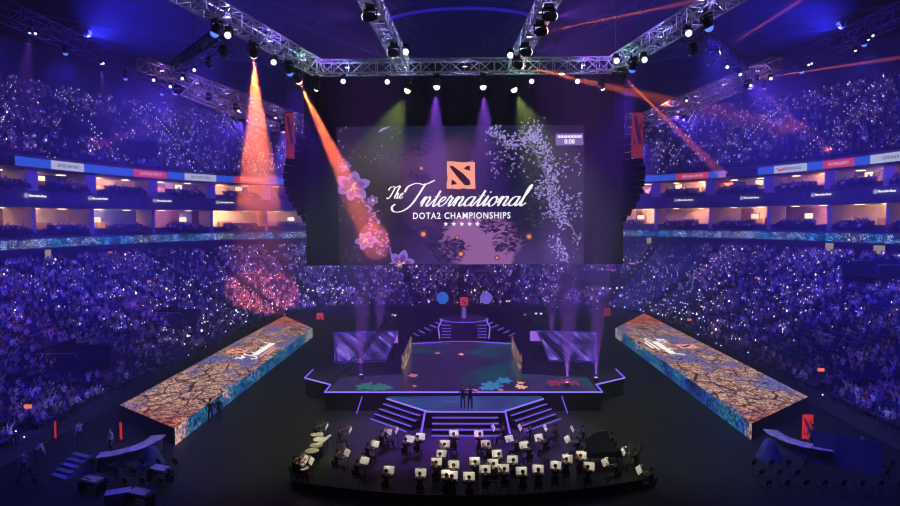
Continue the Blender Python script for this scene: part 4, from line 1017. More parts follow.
for s, sd in ((-1, 'left'), (1, 'right')):
    c4 = [G(*q_, 1.2) for q_ in (((174, 428), (312.5, 328), (285.5, 315.7), (118, 405)) if s < 0 else ((755, 423), (614, 328), (643.5, 313.3), (809.5, 396.5)))]; yi0, yi1, yo1, yo0 = [q_.y for q_ in c4]; print('platform', [tuple(round(v_, 2) for v_ in q_) for q_ in c4])
    xi, xo, zt = (c4[0].x + c4[1].x) / 2, (c4[2].x + c4[3].x) / 2, 1.2; cy = 57.0
    t = thing('led_platform', 'long LED-clad platform with a stone picture on top, %s of the stage' % sd, 'platform', (s * 22, cy, 0))
    A, B, Cc, D = (xi, yi0), (xi, yi1), (xo, yo1), (xo, yo0)
    MB().prism([A, B, Cc, D] if s < 0 else [A, D, Cc, B], 0, zt - .04).build('body', BLACK, t, world=True)
    MB().add([(*A, zt), (*B, zt), (*Cc, zt), (*D, zt), (*A, zt - .035), (*B, zt - .035), (*Cc, zt - .035), (*D, zt - .035)], [(0, 1, 2, 3), (0, 4, 5, 1), (1, 5, 6, 2), (2, 6, 7, 3), (3, 7, 4, 0)]).build('top_screen', STONEM, t, world=True)
    d = -s * .03
    MB().add([(xi + d, yi0, .03), (xi + d, yi1, .03), (xi + d, yi1, zt), (xi + d, yi0, zt), (xi + d * .2, yi0, .03), (xi + d * .2, yi1, .03), (xi + d * .2, yi1, zt), (xi + d * .2, yi0, zt)], [(0, 1, 2, 3), (4, 7, 6, 5), (0, 3, 7, 4), (1, 5, 6, 2)]).build('side_screen', RIVERM, t, world=True)
    # emblem and lettering
    e0 = G(238, 351, zt) if s < 0 else G(687, 346.5, zt); e0.z = zt
    dk = MB().prism([(e0.x - s * .2 - 2.9, e0.y - 4.6), (e0.x - s * .2 + 2.0, e0.y - 4.6), (e0.x - s * .2 + 2.0, e0.y + 5), (e0.x - s * .2 - 2.9, e0.y + 5)], zt + .005, zt + .01)
    b1, b2 = MB(), MB()
    # reading direction runs along the platform, letter tops point outwards
    rd = Vector((0, -s, 0)); up_ = Vector((s, 0, 0)); q0 = Vector((e0.x, e0.y, zt + .03))
    def fb(u, v_, k): return q0 + rd * ((u - .5) * 1.9) + up_ * ((v_ - .5) * 1.9) + Vector((0, 0, .012 * k))
    emblem(b1, b2, fb)
    e_ = b1.build('emblem', SALMON, t, world=True); b2.build('emblem_cut', DARKG, e_, world=True)
    q1 = G(233, 365, zt) if s < 0 else G(664, 350.5, zt); q1.x = xi + s * 1.75
    if s < 0: q1.y = e0.y - 4.0
    else: q1.y = e0.y + 4.2
    lm = MB(); kx, ky = .62, .62
    f1 = lambda x, y, k: Vector((q1.x, q1.y, zt + .05)) + rd * (x * kx) + up_ * (y * ky)
    script(lm, 'The', lambda x, y, k: f1(x * .62 , y * .62 + 1.5, k), .12, .34)
    w_ = script(lm, 'International', lambda x, y, k: f1(x + 1.8, y, k), .12, .34)
    lm.build('title_lettering', WHITEG, t, world=True)
    lm = MB()
    for k in range(2): 
        a0, a1_ = (2.0, 9.6) if k == 0 else (3.5, 8.2)
        lm.poly([f1(a0, -.9 - k * .7, 0), f1(a1_, -.9 - k * .7, 0), f1(a1_, -.55 - k * .7, 0), f1(a0, -.55 - k * .7, 0)])
    lm.build('caption_line', WHITEG if s > 0 else SALMON, t, world=True)

# ------------------------------------------------------------------ the stage
ZS = 1.5
m, nt, tc, out = emis('stage_floor_picture', .42); ob = tc.outputs['Object']
n1 = tex(nt, 'ShaderNodeTexNoise', mapv(nt, ob, (.9, 2.8, 1)), 1.0, Detail=8, Roughness=.75)
c1 = ramp(nt, n1.outputs['Fac'], [(.36, (.006, .006, .03)), (.5, (.05, .022, .12)), (.6, (.09, .05, .18)), (.74, (.26, .16, .3))])
n2 = tex(nt, 'ShaderNodeTexNoise', mapv(nt, ob, (.16, .2, 1), (3, 1, 0)), 1.0, Detail=4); tm = ramp(nt, n2.outputs['Fac'], [(.47, (0, 0, 0)), (.60, (1, 1, 1))])
c = mixc(nt, tm, c1, mixc(nt, 1.0, ramp(nt, n1.outputs['Fac'], [(.35, (.05, .1, .1)), (.6, (.6, .9, .9))]), (.02, .22, .30), 'MULTIPLY'))
out(c); nt.nodes['Principled BSDF'].inputs['Roughness'].default_value = .25; STFM = m
m, nt, tc, out = emis('water_picture', .6); ob = tc.outputs['Object']
n1 = tex(nt, 'ShaderNodeTexNoise', mapv(nt, ob, (.5, 1.6, 1)), 1.0, Detail=3)
out(ramp(nt, n1.outputs['Fac'], [(.3, (.008, .02, .10)), (.5, (.01, .07, .22)), (.62, (.012, .15, .28)), (.75, (.06, .24, .34))])); WATM = m
SY = -.6
st = thing('stage', 'main stage with glowing violet edges and an LED floor in the arena centre', 'stage', (0.2, 56, 0))
OUT = [(-10.7, 47.1), (10.9, 47.1), (10.9, 49.2), (13.8, 51.3), (13.8, 66), (-13.4, 66), (-13.4, 51.3), (-10.7, 49.2)]
MB().prism(OUT, 0, ZS - .03).build('deck', BLACK, st, world=True)
MB().prism([(-10.5, 47.3), (10.7, 47.3), (10.7, 51.5), (5.3, 52.6), (5.3, 65.8), (-5.3, 65.8), (-5.3, 52.6), (-10.5, 51.5)], ZS - .03, ZS).build('floor_screen', STFM, st, world=True)
def tubeline(pts, r_, m_, parent, nm='edge_light'): return MB().tube(pts, r_ * .72, 5).build(nm, m_, parent, world=True)
zz = ZS + .0
tubeline([(-10.8, 47.05, zz), (11.0, 47.05, zz)], .085, EDGEW, st)
for s, xf, xo_ in ((-1, -10.8, -13.5), (1, 11.0, 13.9)):
    tubeline([(xf, 47.05, zz), (xf, 49.2, zz)], .10, EDGE, st); tubeline([(xf, 49.2, zz), (xo_, 51.3, zz)], .09, EDGEW, st); tubeline([(xo_, 51.3, zz), (xo_, 54.2, zz)], .09, EDGE, st)
    tubeline([(s * 7.7, 46.2, 1.4), (s * 8.1, 45.9, .15)], .06, EDGE, st, 'corner_light')
pts = [(x, 65.9 - 1.2 * (abs(x) / 5.6) ** 1.6 + .6, ZS + .05) for x in np.linspace(-5.6, 5.6, 15)]; tubeline(pts, .07, EDGE, st)
# flowers shown by the stage floor
def floor_flower(nm, px, py, rr, col, n, lab):
    c0 = G(px, py, ZS); mbx = MB()
    rg = random.Random(int(px)); 
    for k in range(n):
        a = 2 * PI * k / n; L = rr * rg.uniform(.75, 1.1); pp = []
        for u, v_ in ((.05, .05), (.4, .28), (.8, .22), (1, 0), (.8, -.22), (.4, -.28), (.05, -.05)): pp.append((c0.x + L * (u * math.cos(a) - v_ * math.sin(a)), c0.y + 1.5 * L * (u * math.sin(a) + v_ * math.cos(a)), ZS + .012 + .002 * k))
        mbx.poly(pp)
    o = mbx.build(nm, col, st, world=True); o['label'] = lab
BLF = glow('lotus_blue', (.03, .26, .50), .8); GRF = glow('leaf_teal', (.02, .20, .20), .7); RDF = glow('flower_red', (.28, .015, .07), .8); ORF = glow('flower_orange', (1, .48, .28), .9); CRF = glow('flower_coral', (.7, .18, .22), .8)
for px, py, rr, col, n, lab in ((492, 384, .95, BLF, 7, 'blue lotus'), (504, 379, .8, BLF, 6, 'blue lotus'), (484, 386, .6, BLF, 6, 'blue lotus'), (366, 384, .9, GRF, 6, 'teal flower'), (380, 385, .9, GRF, 7, 'teal flower'), (388, 386, .5, GRF, 6, 'teal flower'),
                           (553, 381, .8, RDF, 6, 'red flower'), (565, 380, .8, RDF, 6, 'red flower'), (574, 381, .6, RDF, 5, 'red flower'), (520, 385, .55, ORF, 6, 'orange flower'), (520, 381, .35, ORF, 5, 'orange flower'),
                           (468, 388, .3, CRF, 5, 'coral flower'), (475, 388, .3, CRF, 5, 'coral flower'), (500, 388, .3, CRF, 5, 'coral flower'), (414, 374, .5, CRF, 6, 'coral flower'), (415, 384, .25, CRF, 5, 'coral flower'), (438, 352, .35, CRF, 5, 'coral flower'), (461, 353, .35, ORF, 5, 'orange flower')):
    floor_flower('floor_flower', px, py, rr, col, n, lab)
# forecourt and steps
fc = thing('forecourt_steps', 'lower forecourt with teal LED floor and three flights of violet-lit steps', 'steps', (0, 44.5, 0))
FCP = [(-2.45, 43.15), (2.95, 43.15), (6.3, 46.3), (6.3, 47.0), (-5.8, 47.0), (-5.8, 46.3)]
MB().prism(FCP, 0, 1.17).build('deck', BLACK, fc, world=True)
MB().prism([(x * .985, max(43.25, y - .04)) for x, y in FCP], 1.17, 1.2).build('floor_screen', WATM, fc, world=True)
tubeline([(-2.45, 43.12, 1.2), (2.95, 43.12, 1.2)], .07, EDGEW, fc); tubeline([(-2.45, 43.12, 1.2), (-5.8, 46.28, 1.2)], .09, EDGEW, fc); tubeline([(2.95, 43.12, 1.2), (6.3, 46.28, 1.2)], .09, EDGEW, fc)
def flight(a, b_, n_out, nm, steps=4, rise=.29, run=.42, z0=1.2, m_=EDGE, par=None, r_=.038):
    a, b_ = Vector((*a, 0)), Vector((*b_, 0)); n_out = Vector((*n_out, 0)).normalized()
    f = MB(); par = par or fc; ft = None
    for k in range(1, steps + 1):
        z = z0 - rise * k; p0, p1 = a + n_out * run * (k - 1), b_ + n_out * run * (k - 1); p2, p3 = b_ + n_out * run * k, a + n_out * run * k
        if z > .02: f.prism([p0[:2], p1[:2], p2[:2], p3[:2]], 0, z)
    ft = f.build(nm, BLACK, par, world=True)
    for k in range(0, steps):
        z = z0 - rise * (k + 1); e0, e1 = a + n_out * (run * (k + 1) + .01), b_ + n_out * (run * (k + 1) + .01)
        MB().tube([(e0.x, e0.y, max(.06, z)), (e1.x, e1.y, max(.06, z))], r_, 5).build('step_light', m_, ft, world=True)
    return ft
flight((-2.1, 43.1), (2.6, 43.1), (0, -1), 'front_steps')
flight((-5.75, 46.25), (-2.75, 43.45), (-.68, -.73), 'left_steps'); flight((3.25, 43.45), (6.25, 46.25), (.68, -.73), 'right_steps')
for s, x0 in ((-1, -2.65), (1, 3.15)):
    tubeline([(x0, 43.2, 1.15), (x0 + s * .15, 42.2, .35), (x0 + s * .2, 41.7, .1)], .11, EDGE, fc, 'stringer_light')
# back podium with trophy
pd = thing('round_podium', 'small round violet podium with side stairs behind the main stage', 'podium', (.3, 77, 0))
cx0, cy0 = .35, 77.0
MB().lathe([(3.1, 0), (3.1, 2.2)], 40, (cx0, cy0, 0)).build('drum', mat('violet_drum', (.25, .16, .5), .5), pd, world=True)
MB().lathe([(3.12, 2.2), (3.12, 2.26)], 40, (cx0, cy0, 0)).build('top_disc', nz('violet_floor', (.16, .10, .4), (.3, .2, .6), 1, .3), pd, world=True)
tubeline([(cx0 + 3.16 * math.cos(a), cy0 + 3.16 * math.sin(a), 2.3) for a in np.linspace(PI * 1.02, PI * 1.98, 20)], .06, EDGE, pd)
for s in (-1, 1):
    flight((cx0 + s * 2.2 - .55, cy0 - 2.6), (cx0 + s * 2.2 + .55, cy0 - 2.6), (0, -1), 'front_steps', 5, .3, .4, 2.2, EDGE, pd, .04)
    d = Vector((s * 1.0, -.45)); d.normalize(); q = Vector((cx0, cy0)) + d * 2.8; pp = Vector((-d.y, d.x)) * 1.1
    flight(tuple(q - pp), tuple(q + pp), tuple(d), 'side_steps', 5, .3, .75, 2.2, EDGE, pd, .05)
    tubeline([(cx0 + s * 2.75, cy0 - 2.2, 2.6), (cx0 + s * 3.2, cy0 - 3.2, 1.7), (cx0 + s * 3.0, cy0 - 4.3, .5)], .11, EDGEW, pd, 'stringer_light')
tp = thing('trophy_pedestal', 'slim tapered lit pedestal standing on the round podium', 'pedestal', (cx0, 77.2, 2.26))
mb = MB()
for s in (-1, 1):
    for e in (-1, 1): mb.tube([(s * .42, e * .42, 0), (s * .26, e * .26, 1.65)], .05, 4)
mb.build('leg_frame', STEEL, tp); MB().lathe([(.32, .05), (.2, 1.5)], 8).build('core', glow('violet_core', (.30, .14, .75), .55), tp); MB().box((0, 0, 1.68), (.8, .8, .08)).build('top_plate', STEEL, tp)
ec = thing('emblem_cube', 'glowing red emblem cube standing on top of the lit pedestal', 'sign', (cx0, 77.2, 3.98))
MB().box((0, 0, .5), (1.0, .3, 1.0)).build('body', glow('cube_red', (.75, .05, .06), .8), ec)
b1, b2 = MB(), MB(); emblem(b1, b2, lambda u, v_, k: Vector(((u - .5) * .95, -.17 - .01 * k, .02 + v_ * .95)))
b2.build('emblem_mark', DARKG, ec)
for px, py, col, lab in ((442.5, 298, (.03, .16, .75), 'round blue glowing lamp globe left of the trophy'), (486, 298, (.22, .14, .80), 'round violet glowing lamp globe right of the trophy')):
    p_ = U(px, py, 82); t = thing('globe_lamp', lab, 'lamp', (p_.x, 82, 0))
    MB().ball((0, 0, p_.z), .82, 14).build('globe', glow('globe_%d' % px, col, .85), t, smooth=True); MB().tube([(0, 0, .05), (0, 0, p_.z - .7)], .06, 6).lathe([(.4, 0), (.35, .06)], 12).build('stand', BLACK, t)
# player booth screens
m, nt, tc, out = emis('gold_picture', .6); ob = tc.outputs['Object']
n1 = tex(nt, 'ShaderNodeTexNoise', mapv(nt, ob, (1, .8, 1.1)), 1.5, Detail=4); out(ramp(nt, n1.outputs['Fac'], [(.38, (.03, .02, .05)), (.5, (.25, .12, .06)), (.6, (.75, .5, .28)), (.7, (.9, .8, .75))])); GOLDM = m
m, nt, tc, out = emis('slash_picture', 1.5); ob = tc.outputs['Object']
mpr = nt.nodes.new('ShaderNodeMapping'); mpr.inputs['Rotation'].default_value = (0, rad(-42), 0); nt.links.new(ob, mpr.inputs['Vector'])
w1 = tex(nt, 'ShaderNodeTexNoise', mapv(nt, mpr.outputs['Vector'], (.28, 1, 2.2)), 1.0, Detail=4)
n1 = tex(nt, 'ShaderNodeTexNoise', ob, .8, Detail=3)
c = mixc(nt, 1.0, ramp(nt, w1.outputs['Fac'], [(.40, (.03, .015, .14)), (.54, (.10, .045, .36)), (.66, (.30, .18, .85))]), ramp(nt, n1.outputs['Fac'], [(.35, (.25, .25, .3)), (.62, (1, 1, 1))]), 'MULTIPLY'); out(c); SLASHM = m
PINKS = glow('pink_screen', (.42, .16, .85), .85)
for s, sd in ((-1, 'left'), (1, 'right')):
    t = thing('side_screen', 'narrow gold-picture LED wall beside the stage centre on the %s' % sd, 'led display', (s * 5.25, 56.8, ZS))
    MB().box((0, 0, .85), (.16, 8.2, 1.7)).build('body', BLACK, t); MB().box((-s * .1, 0, .85), (.03, 8.1, 1.6)).box((0, -4.13, .85), (.18, .03, 1.6)).build('screen', GOLDM, t)
    # angled booth with frame and slash-picture screen
    A = U(334, 331, 56) if s < 0 else U(596, 329, 56); B = U(397, 331, 56) if s < 0 else U(538, 326, 56)
    xo_, xi_ = A.x, B.x; zt_ = 4.45; zb = 1.5
    t = thing('player_booth', 'violet-lit glass player booth with a slashed picture screen, %s side of the stage' % sd, 'booth', ((xo_ + xi_) / 2, 60, ZS))
    MB().add([(xo_, 59.9, zb + .2), (xi_ - s * -1.2, 60.6, zb + .2), (xi_, 60.8, zt_), (xo_, 60, zt_), (xo_, 60.02, zb + .2), (xi_ - s * -1.2, 60.72, zb + .2), (xi_, 60.92, zt_), (xo_, 60.12, zt_)], [(0, 1, 2, 3), (5, 4, 7, 6), (4, 0, 3, 7), (1, 5, 6, 2)]).build('picture_screen', SLASHM, t, world=True)
    for a, b_ in (((xo_, 59.8, zt_), (xi_, 60.6, zt_)), ((xo_, 59.8, zt_), (xo_ - s * .35, 59.6, zb)), ((xi_, 60.6, zt_), (xi_ + s * 1.2, 60.5, zb)), ((xo_, 59.8, zb + .1), (xi_ + s * 1.2, 60.4, zb + .1))):
        MB().tube([a, b_], .09, 4).build('frame_bar', mat('violet_frame', (.35, .25, .75), .4), t, world=True)
    MB().box(((xo_ + xi_) / 2, 62, zb + .72), (abs(xo_ - xi_) * .7, .9, .08)).box(((xo_ + xi_) / 2, 62, zb + .35), (abs(xo_ - xi_) * .66, .7, .7)).build('desk', BLACK, t, world=True)
    bt = t
    for k in range(5):
        u = (k - 2) * 1.05 + (xo_ + xi_) / 2
        mo = thing('monitor', 'player monitor in the %s booth, %s from the left' % (sd, ORD[k]), 'monitor', (u, 58, zb + .77), 0, 'booth monitors %s' % sd)
        MB().box((0, 0, .3), (.6, .05, .36)).box((0, .05, .06), (.08, .08, .12)).box((0, .02, .01), (.28, .2, .02)).build('body', BLACK, mo); MB().box((0, .03, .3), (.56, .01, .32)).build('screen', PINKS, mo)
    bt.location.y -= 4
    pxs = ((388, 398, 334, 343) if s < 0 else (530, 541, 331, 341))
    a, b_ = U(pxs[0], pxs[2], 57), U(pxs[1], pxs[3], 57)
    t = thing('video_panel', 'small bright violet video panel between booth and centre stage, %s' % sd, 'screen', ((a.x + b_.x) / 2, 57, ZS))
    MB().box(((a.x + b_.x) / 2, 57, (a.z + b_.z) / 2), (b_.x - a.x, .08, a.z - b_.z)).build('screen', PINKS, t, world=True)
    MB().box(((a.x + b_.x) / 2, 57.1, (a.z + ZS) / 2), (.12, .12, a.z - ZS)).box(((a.x + b_.x) / 2, 57.1, ZS + .03), (.8, .6, .06)).build('stand', BLACK, t, world=True)
    # camera crane
    a, b_ = (U(329, 388, 50), U(394, 315, 58)) if s < 0 else (U(603, 394, 49.3), U(508, 301, 62))
    pv = a.lerp(b_, .22); t = thing('camera_crane', 'long black camera crane boom slanting up over the %s side of the stage' % sd, 'camera crane', (pv.x, pv.y, ZS if abs(pv.x) < 10 else ZS))
    a2, b2_, d, L, co, n = truss_mesh(a, b_, .34)
    mb = MB()
    for c in co: mb.tube([a2 + c, b2_ + c], .045, 4)
    for i in range(int(L / .8)):
        p, q = a2 + d * (i * .8), a2 + d * (i * .8 + .8)
        for j in range(4): mb.tube([p + co[j], q + co[(j + 1) % 4]], .03, 4, False)
    mb.build('boom', BLACK, t, world=True)
    MB().tube([(pv.x, pv.y, ZS), (pv.x, pv.y, pv.z)], .12, 8).lathe([(.7, ZS), (.6, ZS + .08), (.1, ZS + .3)], 10, (pv.x, pv.y, 0)).build('post', BLACK, t, world=True)
    MB().box(a2 + Vector((0, 0, -.05)), (.5, .5, .6)).build('counterweight', BLACK, t, world=True)
    MB().box(b2_ + Vector((0, -.1, -.3)), (.3, .5, .3)).tube([b2_ + Vector((0, -.3, -.3)), b2_ + Vector((0, -.6, -.34))], .09, 8).build('camera', BLACK, t, world=True)
    MB().ball(b2_ + Vector((0, -.1, .0)), .13, 8, (1.8, 1, .7)).build('tally_lamp', WHITEG, t, world=True)
# floor-standing uplights making violet columns
for k, (px, py, P_) in enumerate([(361, 378, 8e4), (380, 350, 8e4), (567, 386, 1.1e5), (596, 381, 9e4), (551, 352, 7e4)]):
    q = G(px, py, ZS); t = thing('floor_light', 'violet uplight on the stage floor, %s from the left' % ORD[k], 'light', q, group='violet uplights')
    MB().lathe([(.2, 0), (.22, .2), (.16, .3)], 10).build('housing', BLACK, t); MB().lathe([(.14, .3), (.13, .33)], 10).build('lens', glow('violet_lens', (.5, .25, 1), 2.5), t)
    lamp('SPOT', q + Vector((0, 0, .4)), (.45, .12, 1), P_, 'beam', q + Vector((.2, .3, 10)), 18, .6, .08, t)
# ------------------------------------------------------------------ orchestra
def mk_stand():
    t = thing('music_stand', 'x', 'music stand')
    MB().box((0, 0, 1.12), (.62, .02, .42), Matrix.Rotation(rad(-28), 3, 'X')).box((0, -.11, .945), (.56, .07, .015)).build('desk', BLACK, t)
    MB().tube([(0, .02, .1), (0, .02, 1.1)], .015, 6).build('pole', BLACK, t)
    for k in range(3): a = 2 * PI * k / 3 + .5; MB().tube([(0, .02, .2), (.28 * math.cos(a), .02 + .28 * math.sin(a), .02)], .012, 5).build('leg', BLACK, t)
    MB().tube([(0, .1, 1.30), (0, -.03, 1.47), (0, -.12, 1.46)], .01, 5).box((0, -.16, 1.45), (.22, .05, .03)).build('stand_lamp', BLACK, t)
    KIDS[t.name] = list(t.children); return t
def mk_paper():
    M_ = Matrix.Rotation(rad(-28), 3, 'X'); v = [M_ @ Vector((x, -.016 - .012 * abs(abs(x) - .13) / .13, z)) for z in (-.19, .22) for x in (-.31, -.17, 0, .17, .31)]
    v += [p + M_ @ Vector((0, .006, 0)) for p in v]
    return MB().add(v, [(k, k + 1, k + 6, k + 5) for k in range(4)] + [(k + 11, k + 10, k + 15, k + 16) for k in range(4)]).build('sheet_music', PAPER)
def mk_chair():
    t = thing('chair', 'x', 'chair')
    MB().box((0, 0, .45), (.44, .42, .05)).build('seat', BLACK, t, bevel=.015); MB().box((0, -.22, .74), (.42, .03, .30), Matrix.Rotation(rad(8), 3, 'X')).build('backrest', BLACK, t)
    for sx in (-1, 1):
        for sy in (-1, 1): MB().tube([(sx * .2, sy * .19, 0), (sx * .19, sy * .18, .9 if sy < 0 else .43)], .013, 5).build('leg', STEELD, t)
    KIDS[t.name] = list(t.children); return t
def mk_violin():
    prof = [(.0, 0), (.085, .02), (.10, .08), (.065, .16), (.06, .2), (.08, .27), (.07, .33), (0, .36)]
    pts = [(x, y) for x, y in prof] + [(-x, y) for x, y in prof[-2:0:-1]]
    v = MB().prism(pts, -.02, .02).build('violin', nz('violin_wood', (.25, .08, .02), (.4, .15, .04), 8, .3)); 
    MB().prism([(-.013, .2), (.013, .2), (.01, .6), (-.01, .6)], .02, .035).build('fingerboard', BLACK, v); MB().tube([(0, .6, .02), (0, .64, .0), (0, .655, .02)], .012, 6).build('scroll', BLACK, v)
    KIDS[v.name] = list(v.children); return v
STANDS = [(327, 427, 1.3), (306, 459, 1), (311.5, 461, 1), (347.3, 452.7, .9), (365, 460.6, .5), (375.4, 444, .6), (388, 432, .5), (397, 430.5, 1.3), (409.8, 439, .3), (420.5, 436.4, .2), (388.9, 470, .1), (420.7, 472.6, 0), (444.7, 443.8, 0), (441.6, 453.5, .1), (436.5, 461.6, 0), (446.7, 473.8, 0), (350.6, 430.5, 1.3),
 (453.8, 433.6, 0), (478.5, 433.6, -.1), (485.7, 443.8, -.2), (497, 453.5, -.1), (453.8, 464.4, 0), (452, 475, 0), (469, 476, 0), (474.7, 461, 0), (485, 469, 0), (492.8, 463, 0), (503.5, 468, 0), (512.4, 459.3, 0), (521.4, 470.8, 0), (538, 468.7, .1), (555.8, 465, .2), (567.2, 458.5, .25), (581.2, 455, .25), (589, 466, .3), (604.7, 462.4, -.8), (638.6, 470, -.9),
 (509, 438.7, -.6), (524, 445, -.3), (538.4, 437.7, -.5), (567, 439.4, -.9), (601, 435, -1.0), (572, 429, -1.25), (545, 428, -1.25), (519.6, 427.5, -1.25), (493, 427.5, -1.25), (623, 451.7, -1.1)]
band = lambda py: 0 if py < 432.5 else 1 if py < 448 else 2 if py < 457.5 else 3 if py < 466 else 4
RN = ['row nearest the stage', 'second row from the stage', 'middle row', 'fourth row from the stage', 'row nearest the camera']
cnt = {}; ms0 = mk_stand(); pa0 = mk_paper(); ch0 = mk_chair(); vi0 = mk_violin(); first = True
for i, (px, py, tw) in sorted(enumerate(STANDS), key=lambda e: e[1][0]):
    q = G(px, py, 1.14); b_ = band(py); cnt[b_] = cnt.get(b_, 0) + 1; o_ = ORD[cnt[b_] - 1]
    tgt = Vector((.4, 44.0, 0)); fd = Vector((math.sin(tw) , math.cos(tw), 0))      # direction the player looks
    rz = math.atan2(-fd.x, fd.y)
    loc = Vector((q.x, q.y, 0)); pl = loc - fd * .72
    ms = ms0 if first else dup(ms0); ms.location = loc; ms.rotation_euler = (0, 0, rz); tag(ms, 'black music stand, %s from left in the %s of the orchestra' % (o_, RN[b_]), None, 'music stands')
    pa = pa0 if first else dup(pa0); pa.location = loc + Vector((0, 0, 1.13)); pa.rotation_euler = (0, 0, rz); tag(pa, 'lit white sheet music on stand %s from left, %s' % (o_, RN[b_]), 'sheet music', 'lit sheet music')
    ch = ch0 if first else dup(ch0); ch.location = pl; ch.rotation_euler = (0, 0, rz); tag(ch, 'black orchestra chair, %s from left, %s' % (o_, RN[b_]), None, 'orchestra chairs')
    place_person('sit_play', pl - fd * .0 + Vector((0, 0, -.01)), rz, (.02, .02, .022, 1), 'seated person in black playing, %s from left, %s of the orchestra' % (o_, RN[b_]), 'orchestra players', SUIT)
    lamp('AREA', loc + Matrix.Rotation(rz, 3, 'Z') @ Vector((0, -.19, 1.50)), (1, .93, .78), 3.4 if b_ else 2.2, 'lamp_light', loc + Matrix.Rotation(rz, 3, 'Z') @ Vector((0, .0, 1.12)), size=.15, parent=ms)
    if cnt[b_] % 3 == 1 or px < 360:
        v = vi0 if not vi0.get('label') else dup(vi0); v.location = pl + Matrix.Rotation(rz, 3, 'Z') @ Vector((-.12, .14, 1.2)); v.rotation_euler = (rad(8), 0, rz + .35)
        tag(v, 'brown violin held by the player %s from left, %s' % (o_, RN[b_]), 'violin', 'violins')
    first = False
# drums on the left of the orchestra
for k, (px, py) in enumerate([(317, 434), (319.5, 439), (316.5, 445), (312, 450.5), (300, 464), (303.5, 468)]):
    q = G(px, py, .85); rr = .43 if k < 4 else .3
    t = thing('kettle_drum', 'kettle drum with a tan skin left of the orchestra, %s from the stage' % ORD[k], 'drum', (q.x, q.y, 0), group='kettle drums')
    MB().lathe([(.1, .22), (rr * .7, .32), (rr * .95, .55), (rr, .8), (rr, .83)], 20).build('bowl', mat('copper', (.35, .16, .08), .35, .8), t, smooth=True)
    MB().lathe([(rr * .99, .83), (rr * .98, .85), (.02, .852)], 20).build('drumhead', mat('drum_skin', (.62, .52, .42), .6), t)
    for j in range(3): a = 2 * PI * j / 3; MB().tube([(rr * .8 * math.cos(a), rr * .8 * math.sin(a), .5), (rr * .95 * math.cos(a), rr * .95 * math.sin(a), 0)], .02, 5).build('leg', STEELD, t)
    lamp('SPOT', (q.x + .2, q.y + .5, 2.4), (1, .85, .7), 26, 'lamp_light', (q.x, q.y, .85), 40, .6, .1, t)
def mallet(px, py, rz, lab):
    q = G(px, py, .9); t = thing('xylophone', lab, 'xylophone', (q.x, q.y, 0), rz)
    for k in range(15): MB().box((0, (k - 7) * .13, .9), (.40 - .015 * k, .10, .03)).build('bar', PAPER, t)
    mb = MB()
    for sx in (-1, 1):
        mb.tube([(sx * .17, -1.0, .85), (sx * .12, 1.0, .85)], .02, 5)
        for e in (-1, 1): mb.tube([(sx * .17, e * .9, .85), (sx * .2, e * .9, 0)], .02, 5)
    mb.build('frame', BLACK, t); lamp('SPOT', (q.x, q.y, 2.8), (1, .92, .8), 60, 'lamp_light', (q.x, q.y, .9), 75, .6, .1, t)
mallet(324, 440, .0 - .22, 'long xylophone with pale bars at the left end of the orchestra')
# grand piano and harp on the right
q = G(613, 447, 1.0); t = thing('grand_piano', 'black grand piano at the right end of the orchestra', 'piano', (q.x, q.y, 0), rad(100))
pf = [(-.75, -.2), (.75, -.2), (.75, .6), (.55, 1.0), (.3, 1.3), (.1, 1.75), (-.2, 1.95), (-.55, 1.9), (-.75, 1.6)]
LAQ = mat('piano_lacquer', (.03, .03, .045), .15); MB().prism(pf, .68, 1.0).build('case', LAQ, t)
MB().add([(x if i == 0 else x, y, z) for i, (x, y, z) in enumerate([(-.75, .1, 1.02), (-.75, 1.6, 1.02), (-.55, 1.9, 1.05), (.1, 1.75, 1.5), (.55, 1.0, 1.75), (.7, .1, 1.85)])] + [(-.75, .1, .99), (-.75, 1.6, .99), (-.55, 1.9, 1.02), (.1, 1.75, 1.47), (.55, 1.0, 1.72), (.7, .1, 1.82)], [(0, 1, 2, 3, 4, 5), (11, 10, 9, 8, 7, 6), (0, 5, 11, 6), (5, 4, 10, 11), (4, 3, 9, 10)]).build('lid', LAQ, t)
MB().box((0, -.33, .72), (1.3, .2, .04)).build('keyboard', PAPER, t); MB().box((0, -.25, .66), (1.45, .4, .08)).build('key_bed', LAQ, t)
for x, y in ((-.6, 0), (.6, 0), (-.3, 1.6)): MB().tube([(x, y, .68), (x, y, 0)], [.07, .045], 8).build('leg', LAQ, t)
q = G(636, 452, .9); t = thing('harp', 'tall pedal harp with dim strings at the right end of the orchestra', 'harp', (q.x, q.y, 0), rad(20))
GB = mat('harp_wood', (.22, .17, .2), .5)
MB().tube([(-.45, 0, .1), (-.5, 0, .9), (-.48, 0, 1.75)], [.05, .04, .05], 8).build('column', GB, t); MB().tube([(-.48, 0, 1.75), (-.3, 0, 1.68), (0, 0, 1.45), (.3, 0, 1.5), (.42, 0, 1.35)], .045, 8).build('neck', GB, t)
MB().tube([(.42, 0, 1.35), (.1, 0, .7), (-.3, 0, .1)], [.05, .1, .15], 8).build('soundboard', GB, t); MB().box((-.35, 0, .05), (.5, .35, .1)).build('base', GB, t)
mb = MB()
for k in range(16): u = k / 15; mb.tube([(lerp(-.4, .38, u), 0, lerp(1.7, 1.42, u)), (lerp(-.28, .38, u), 0, lerp(.15, 1.25, u))], .004, 3, False)
o = mb.build('strings', mat('strings', (.6, .55, .6), .5), t)
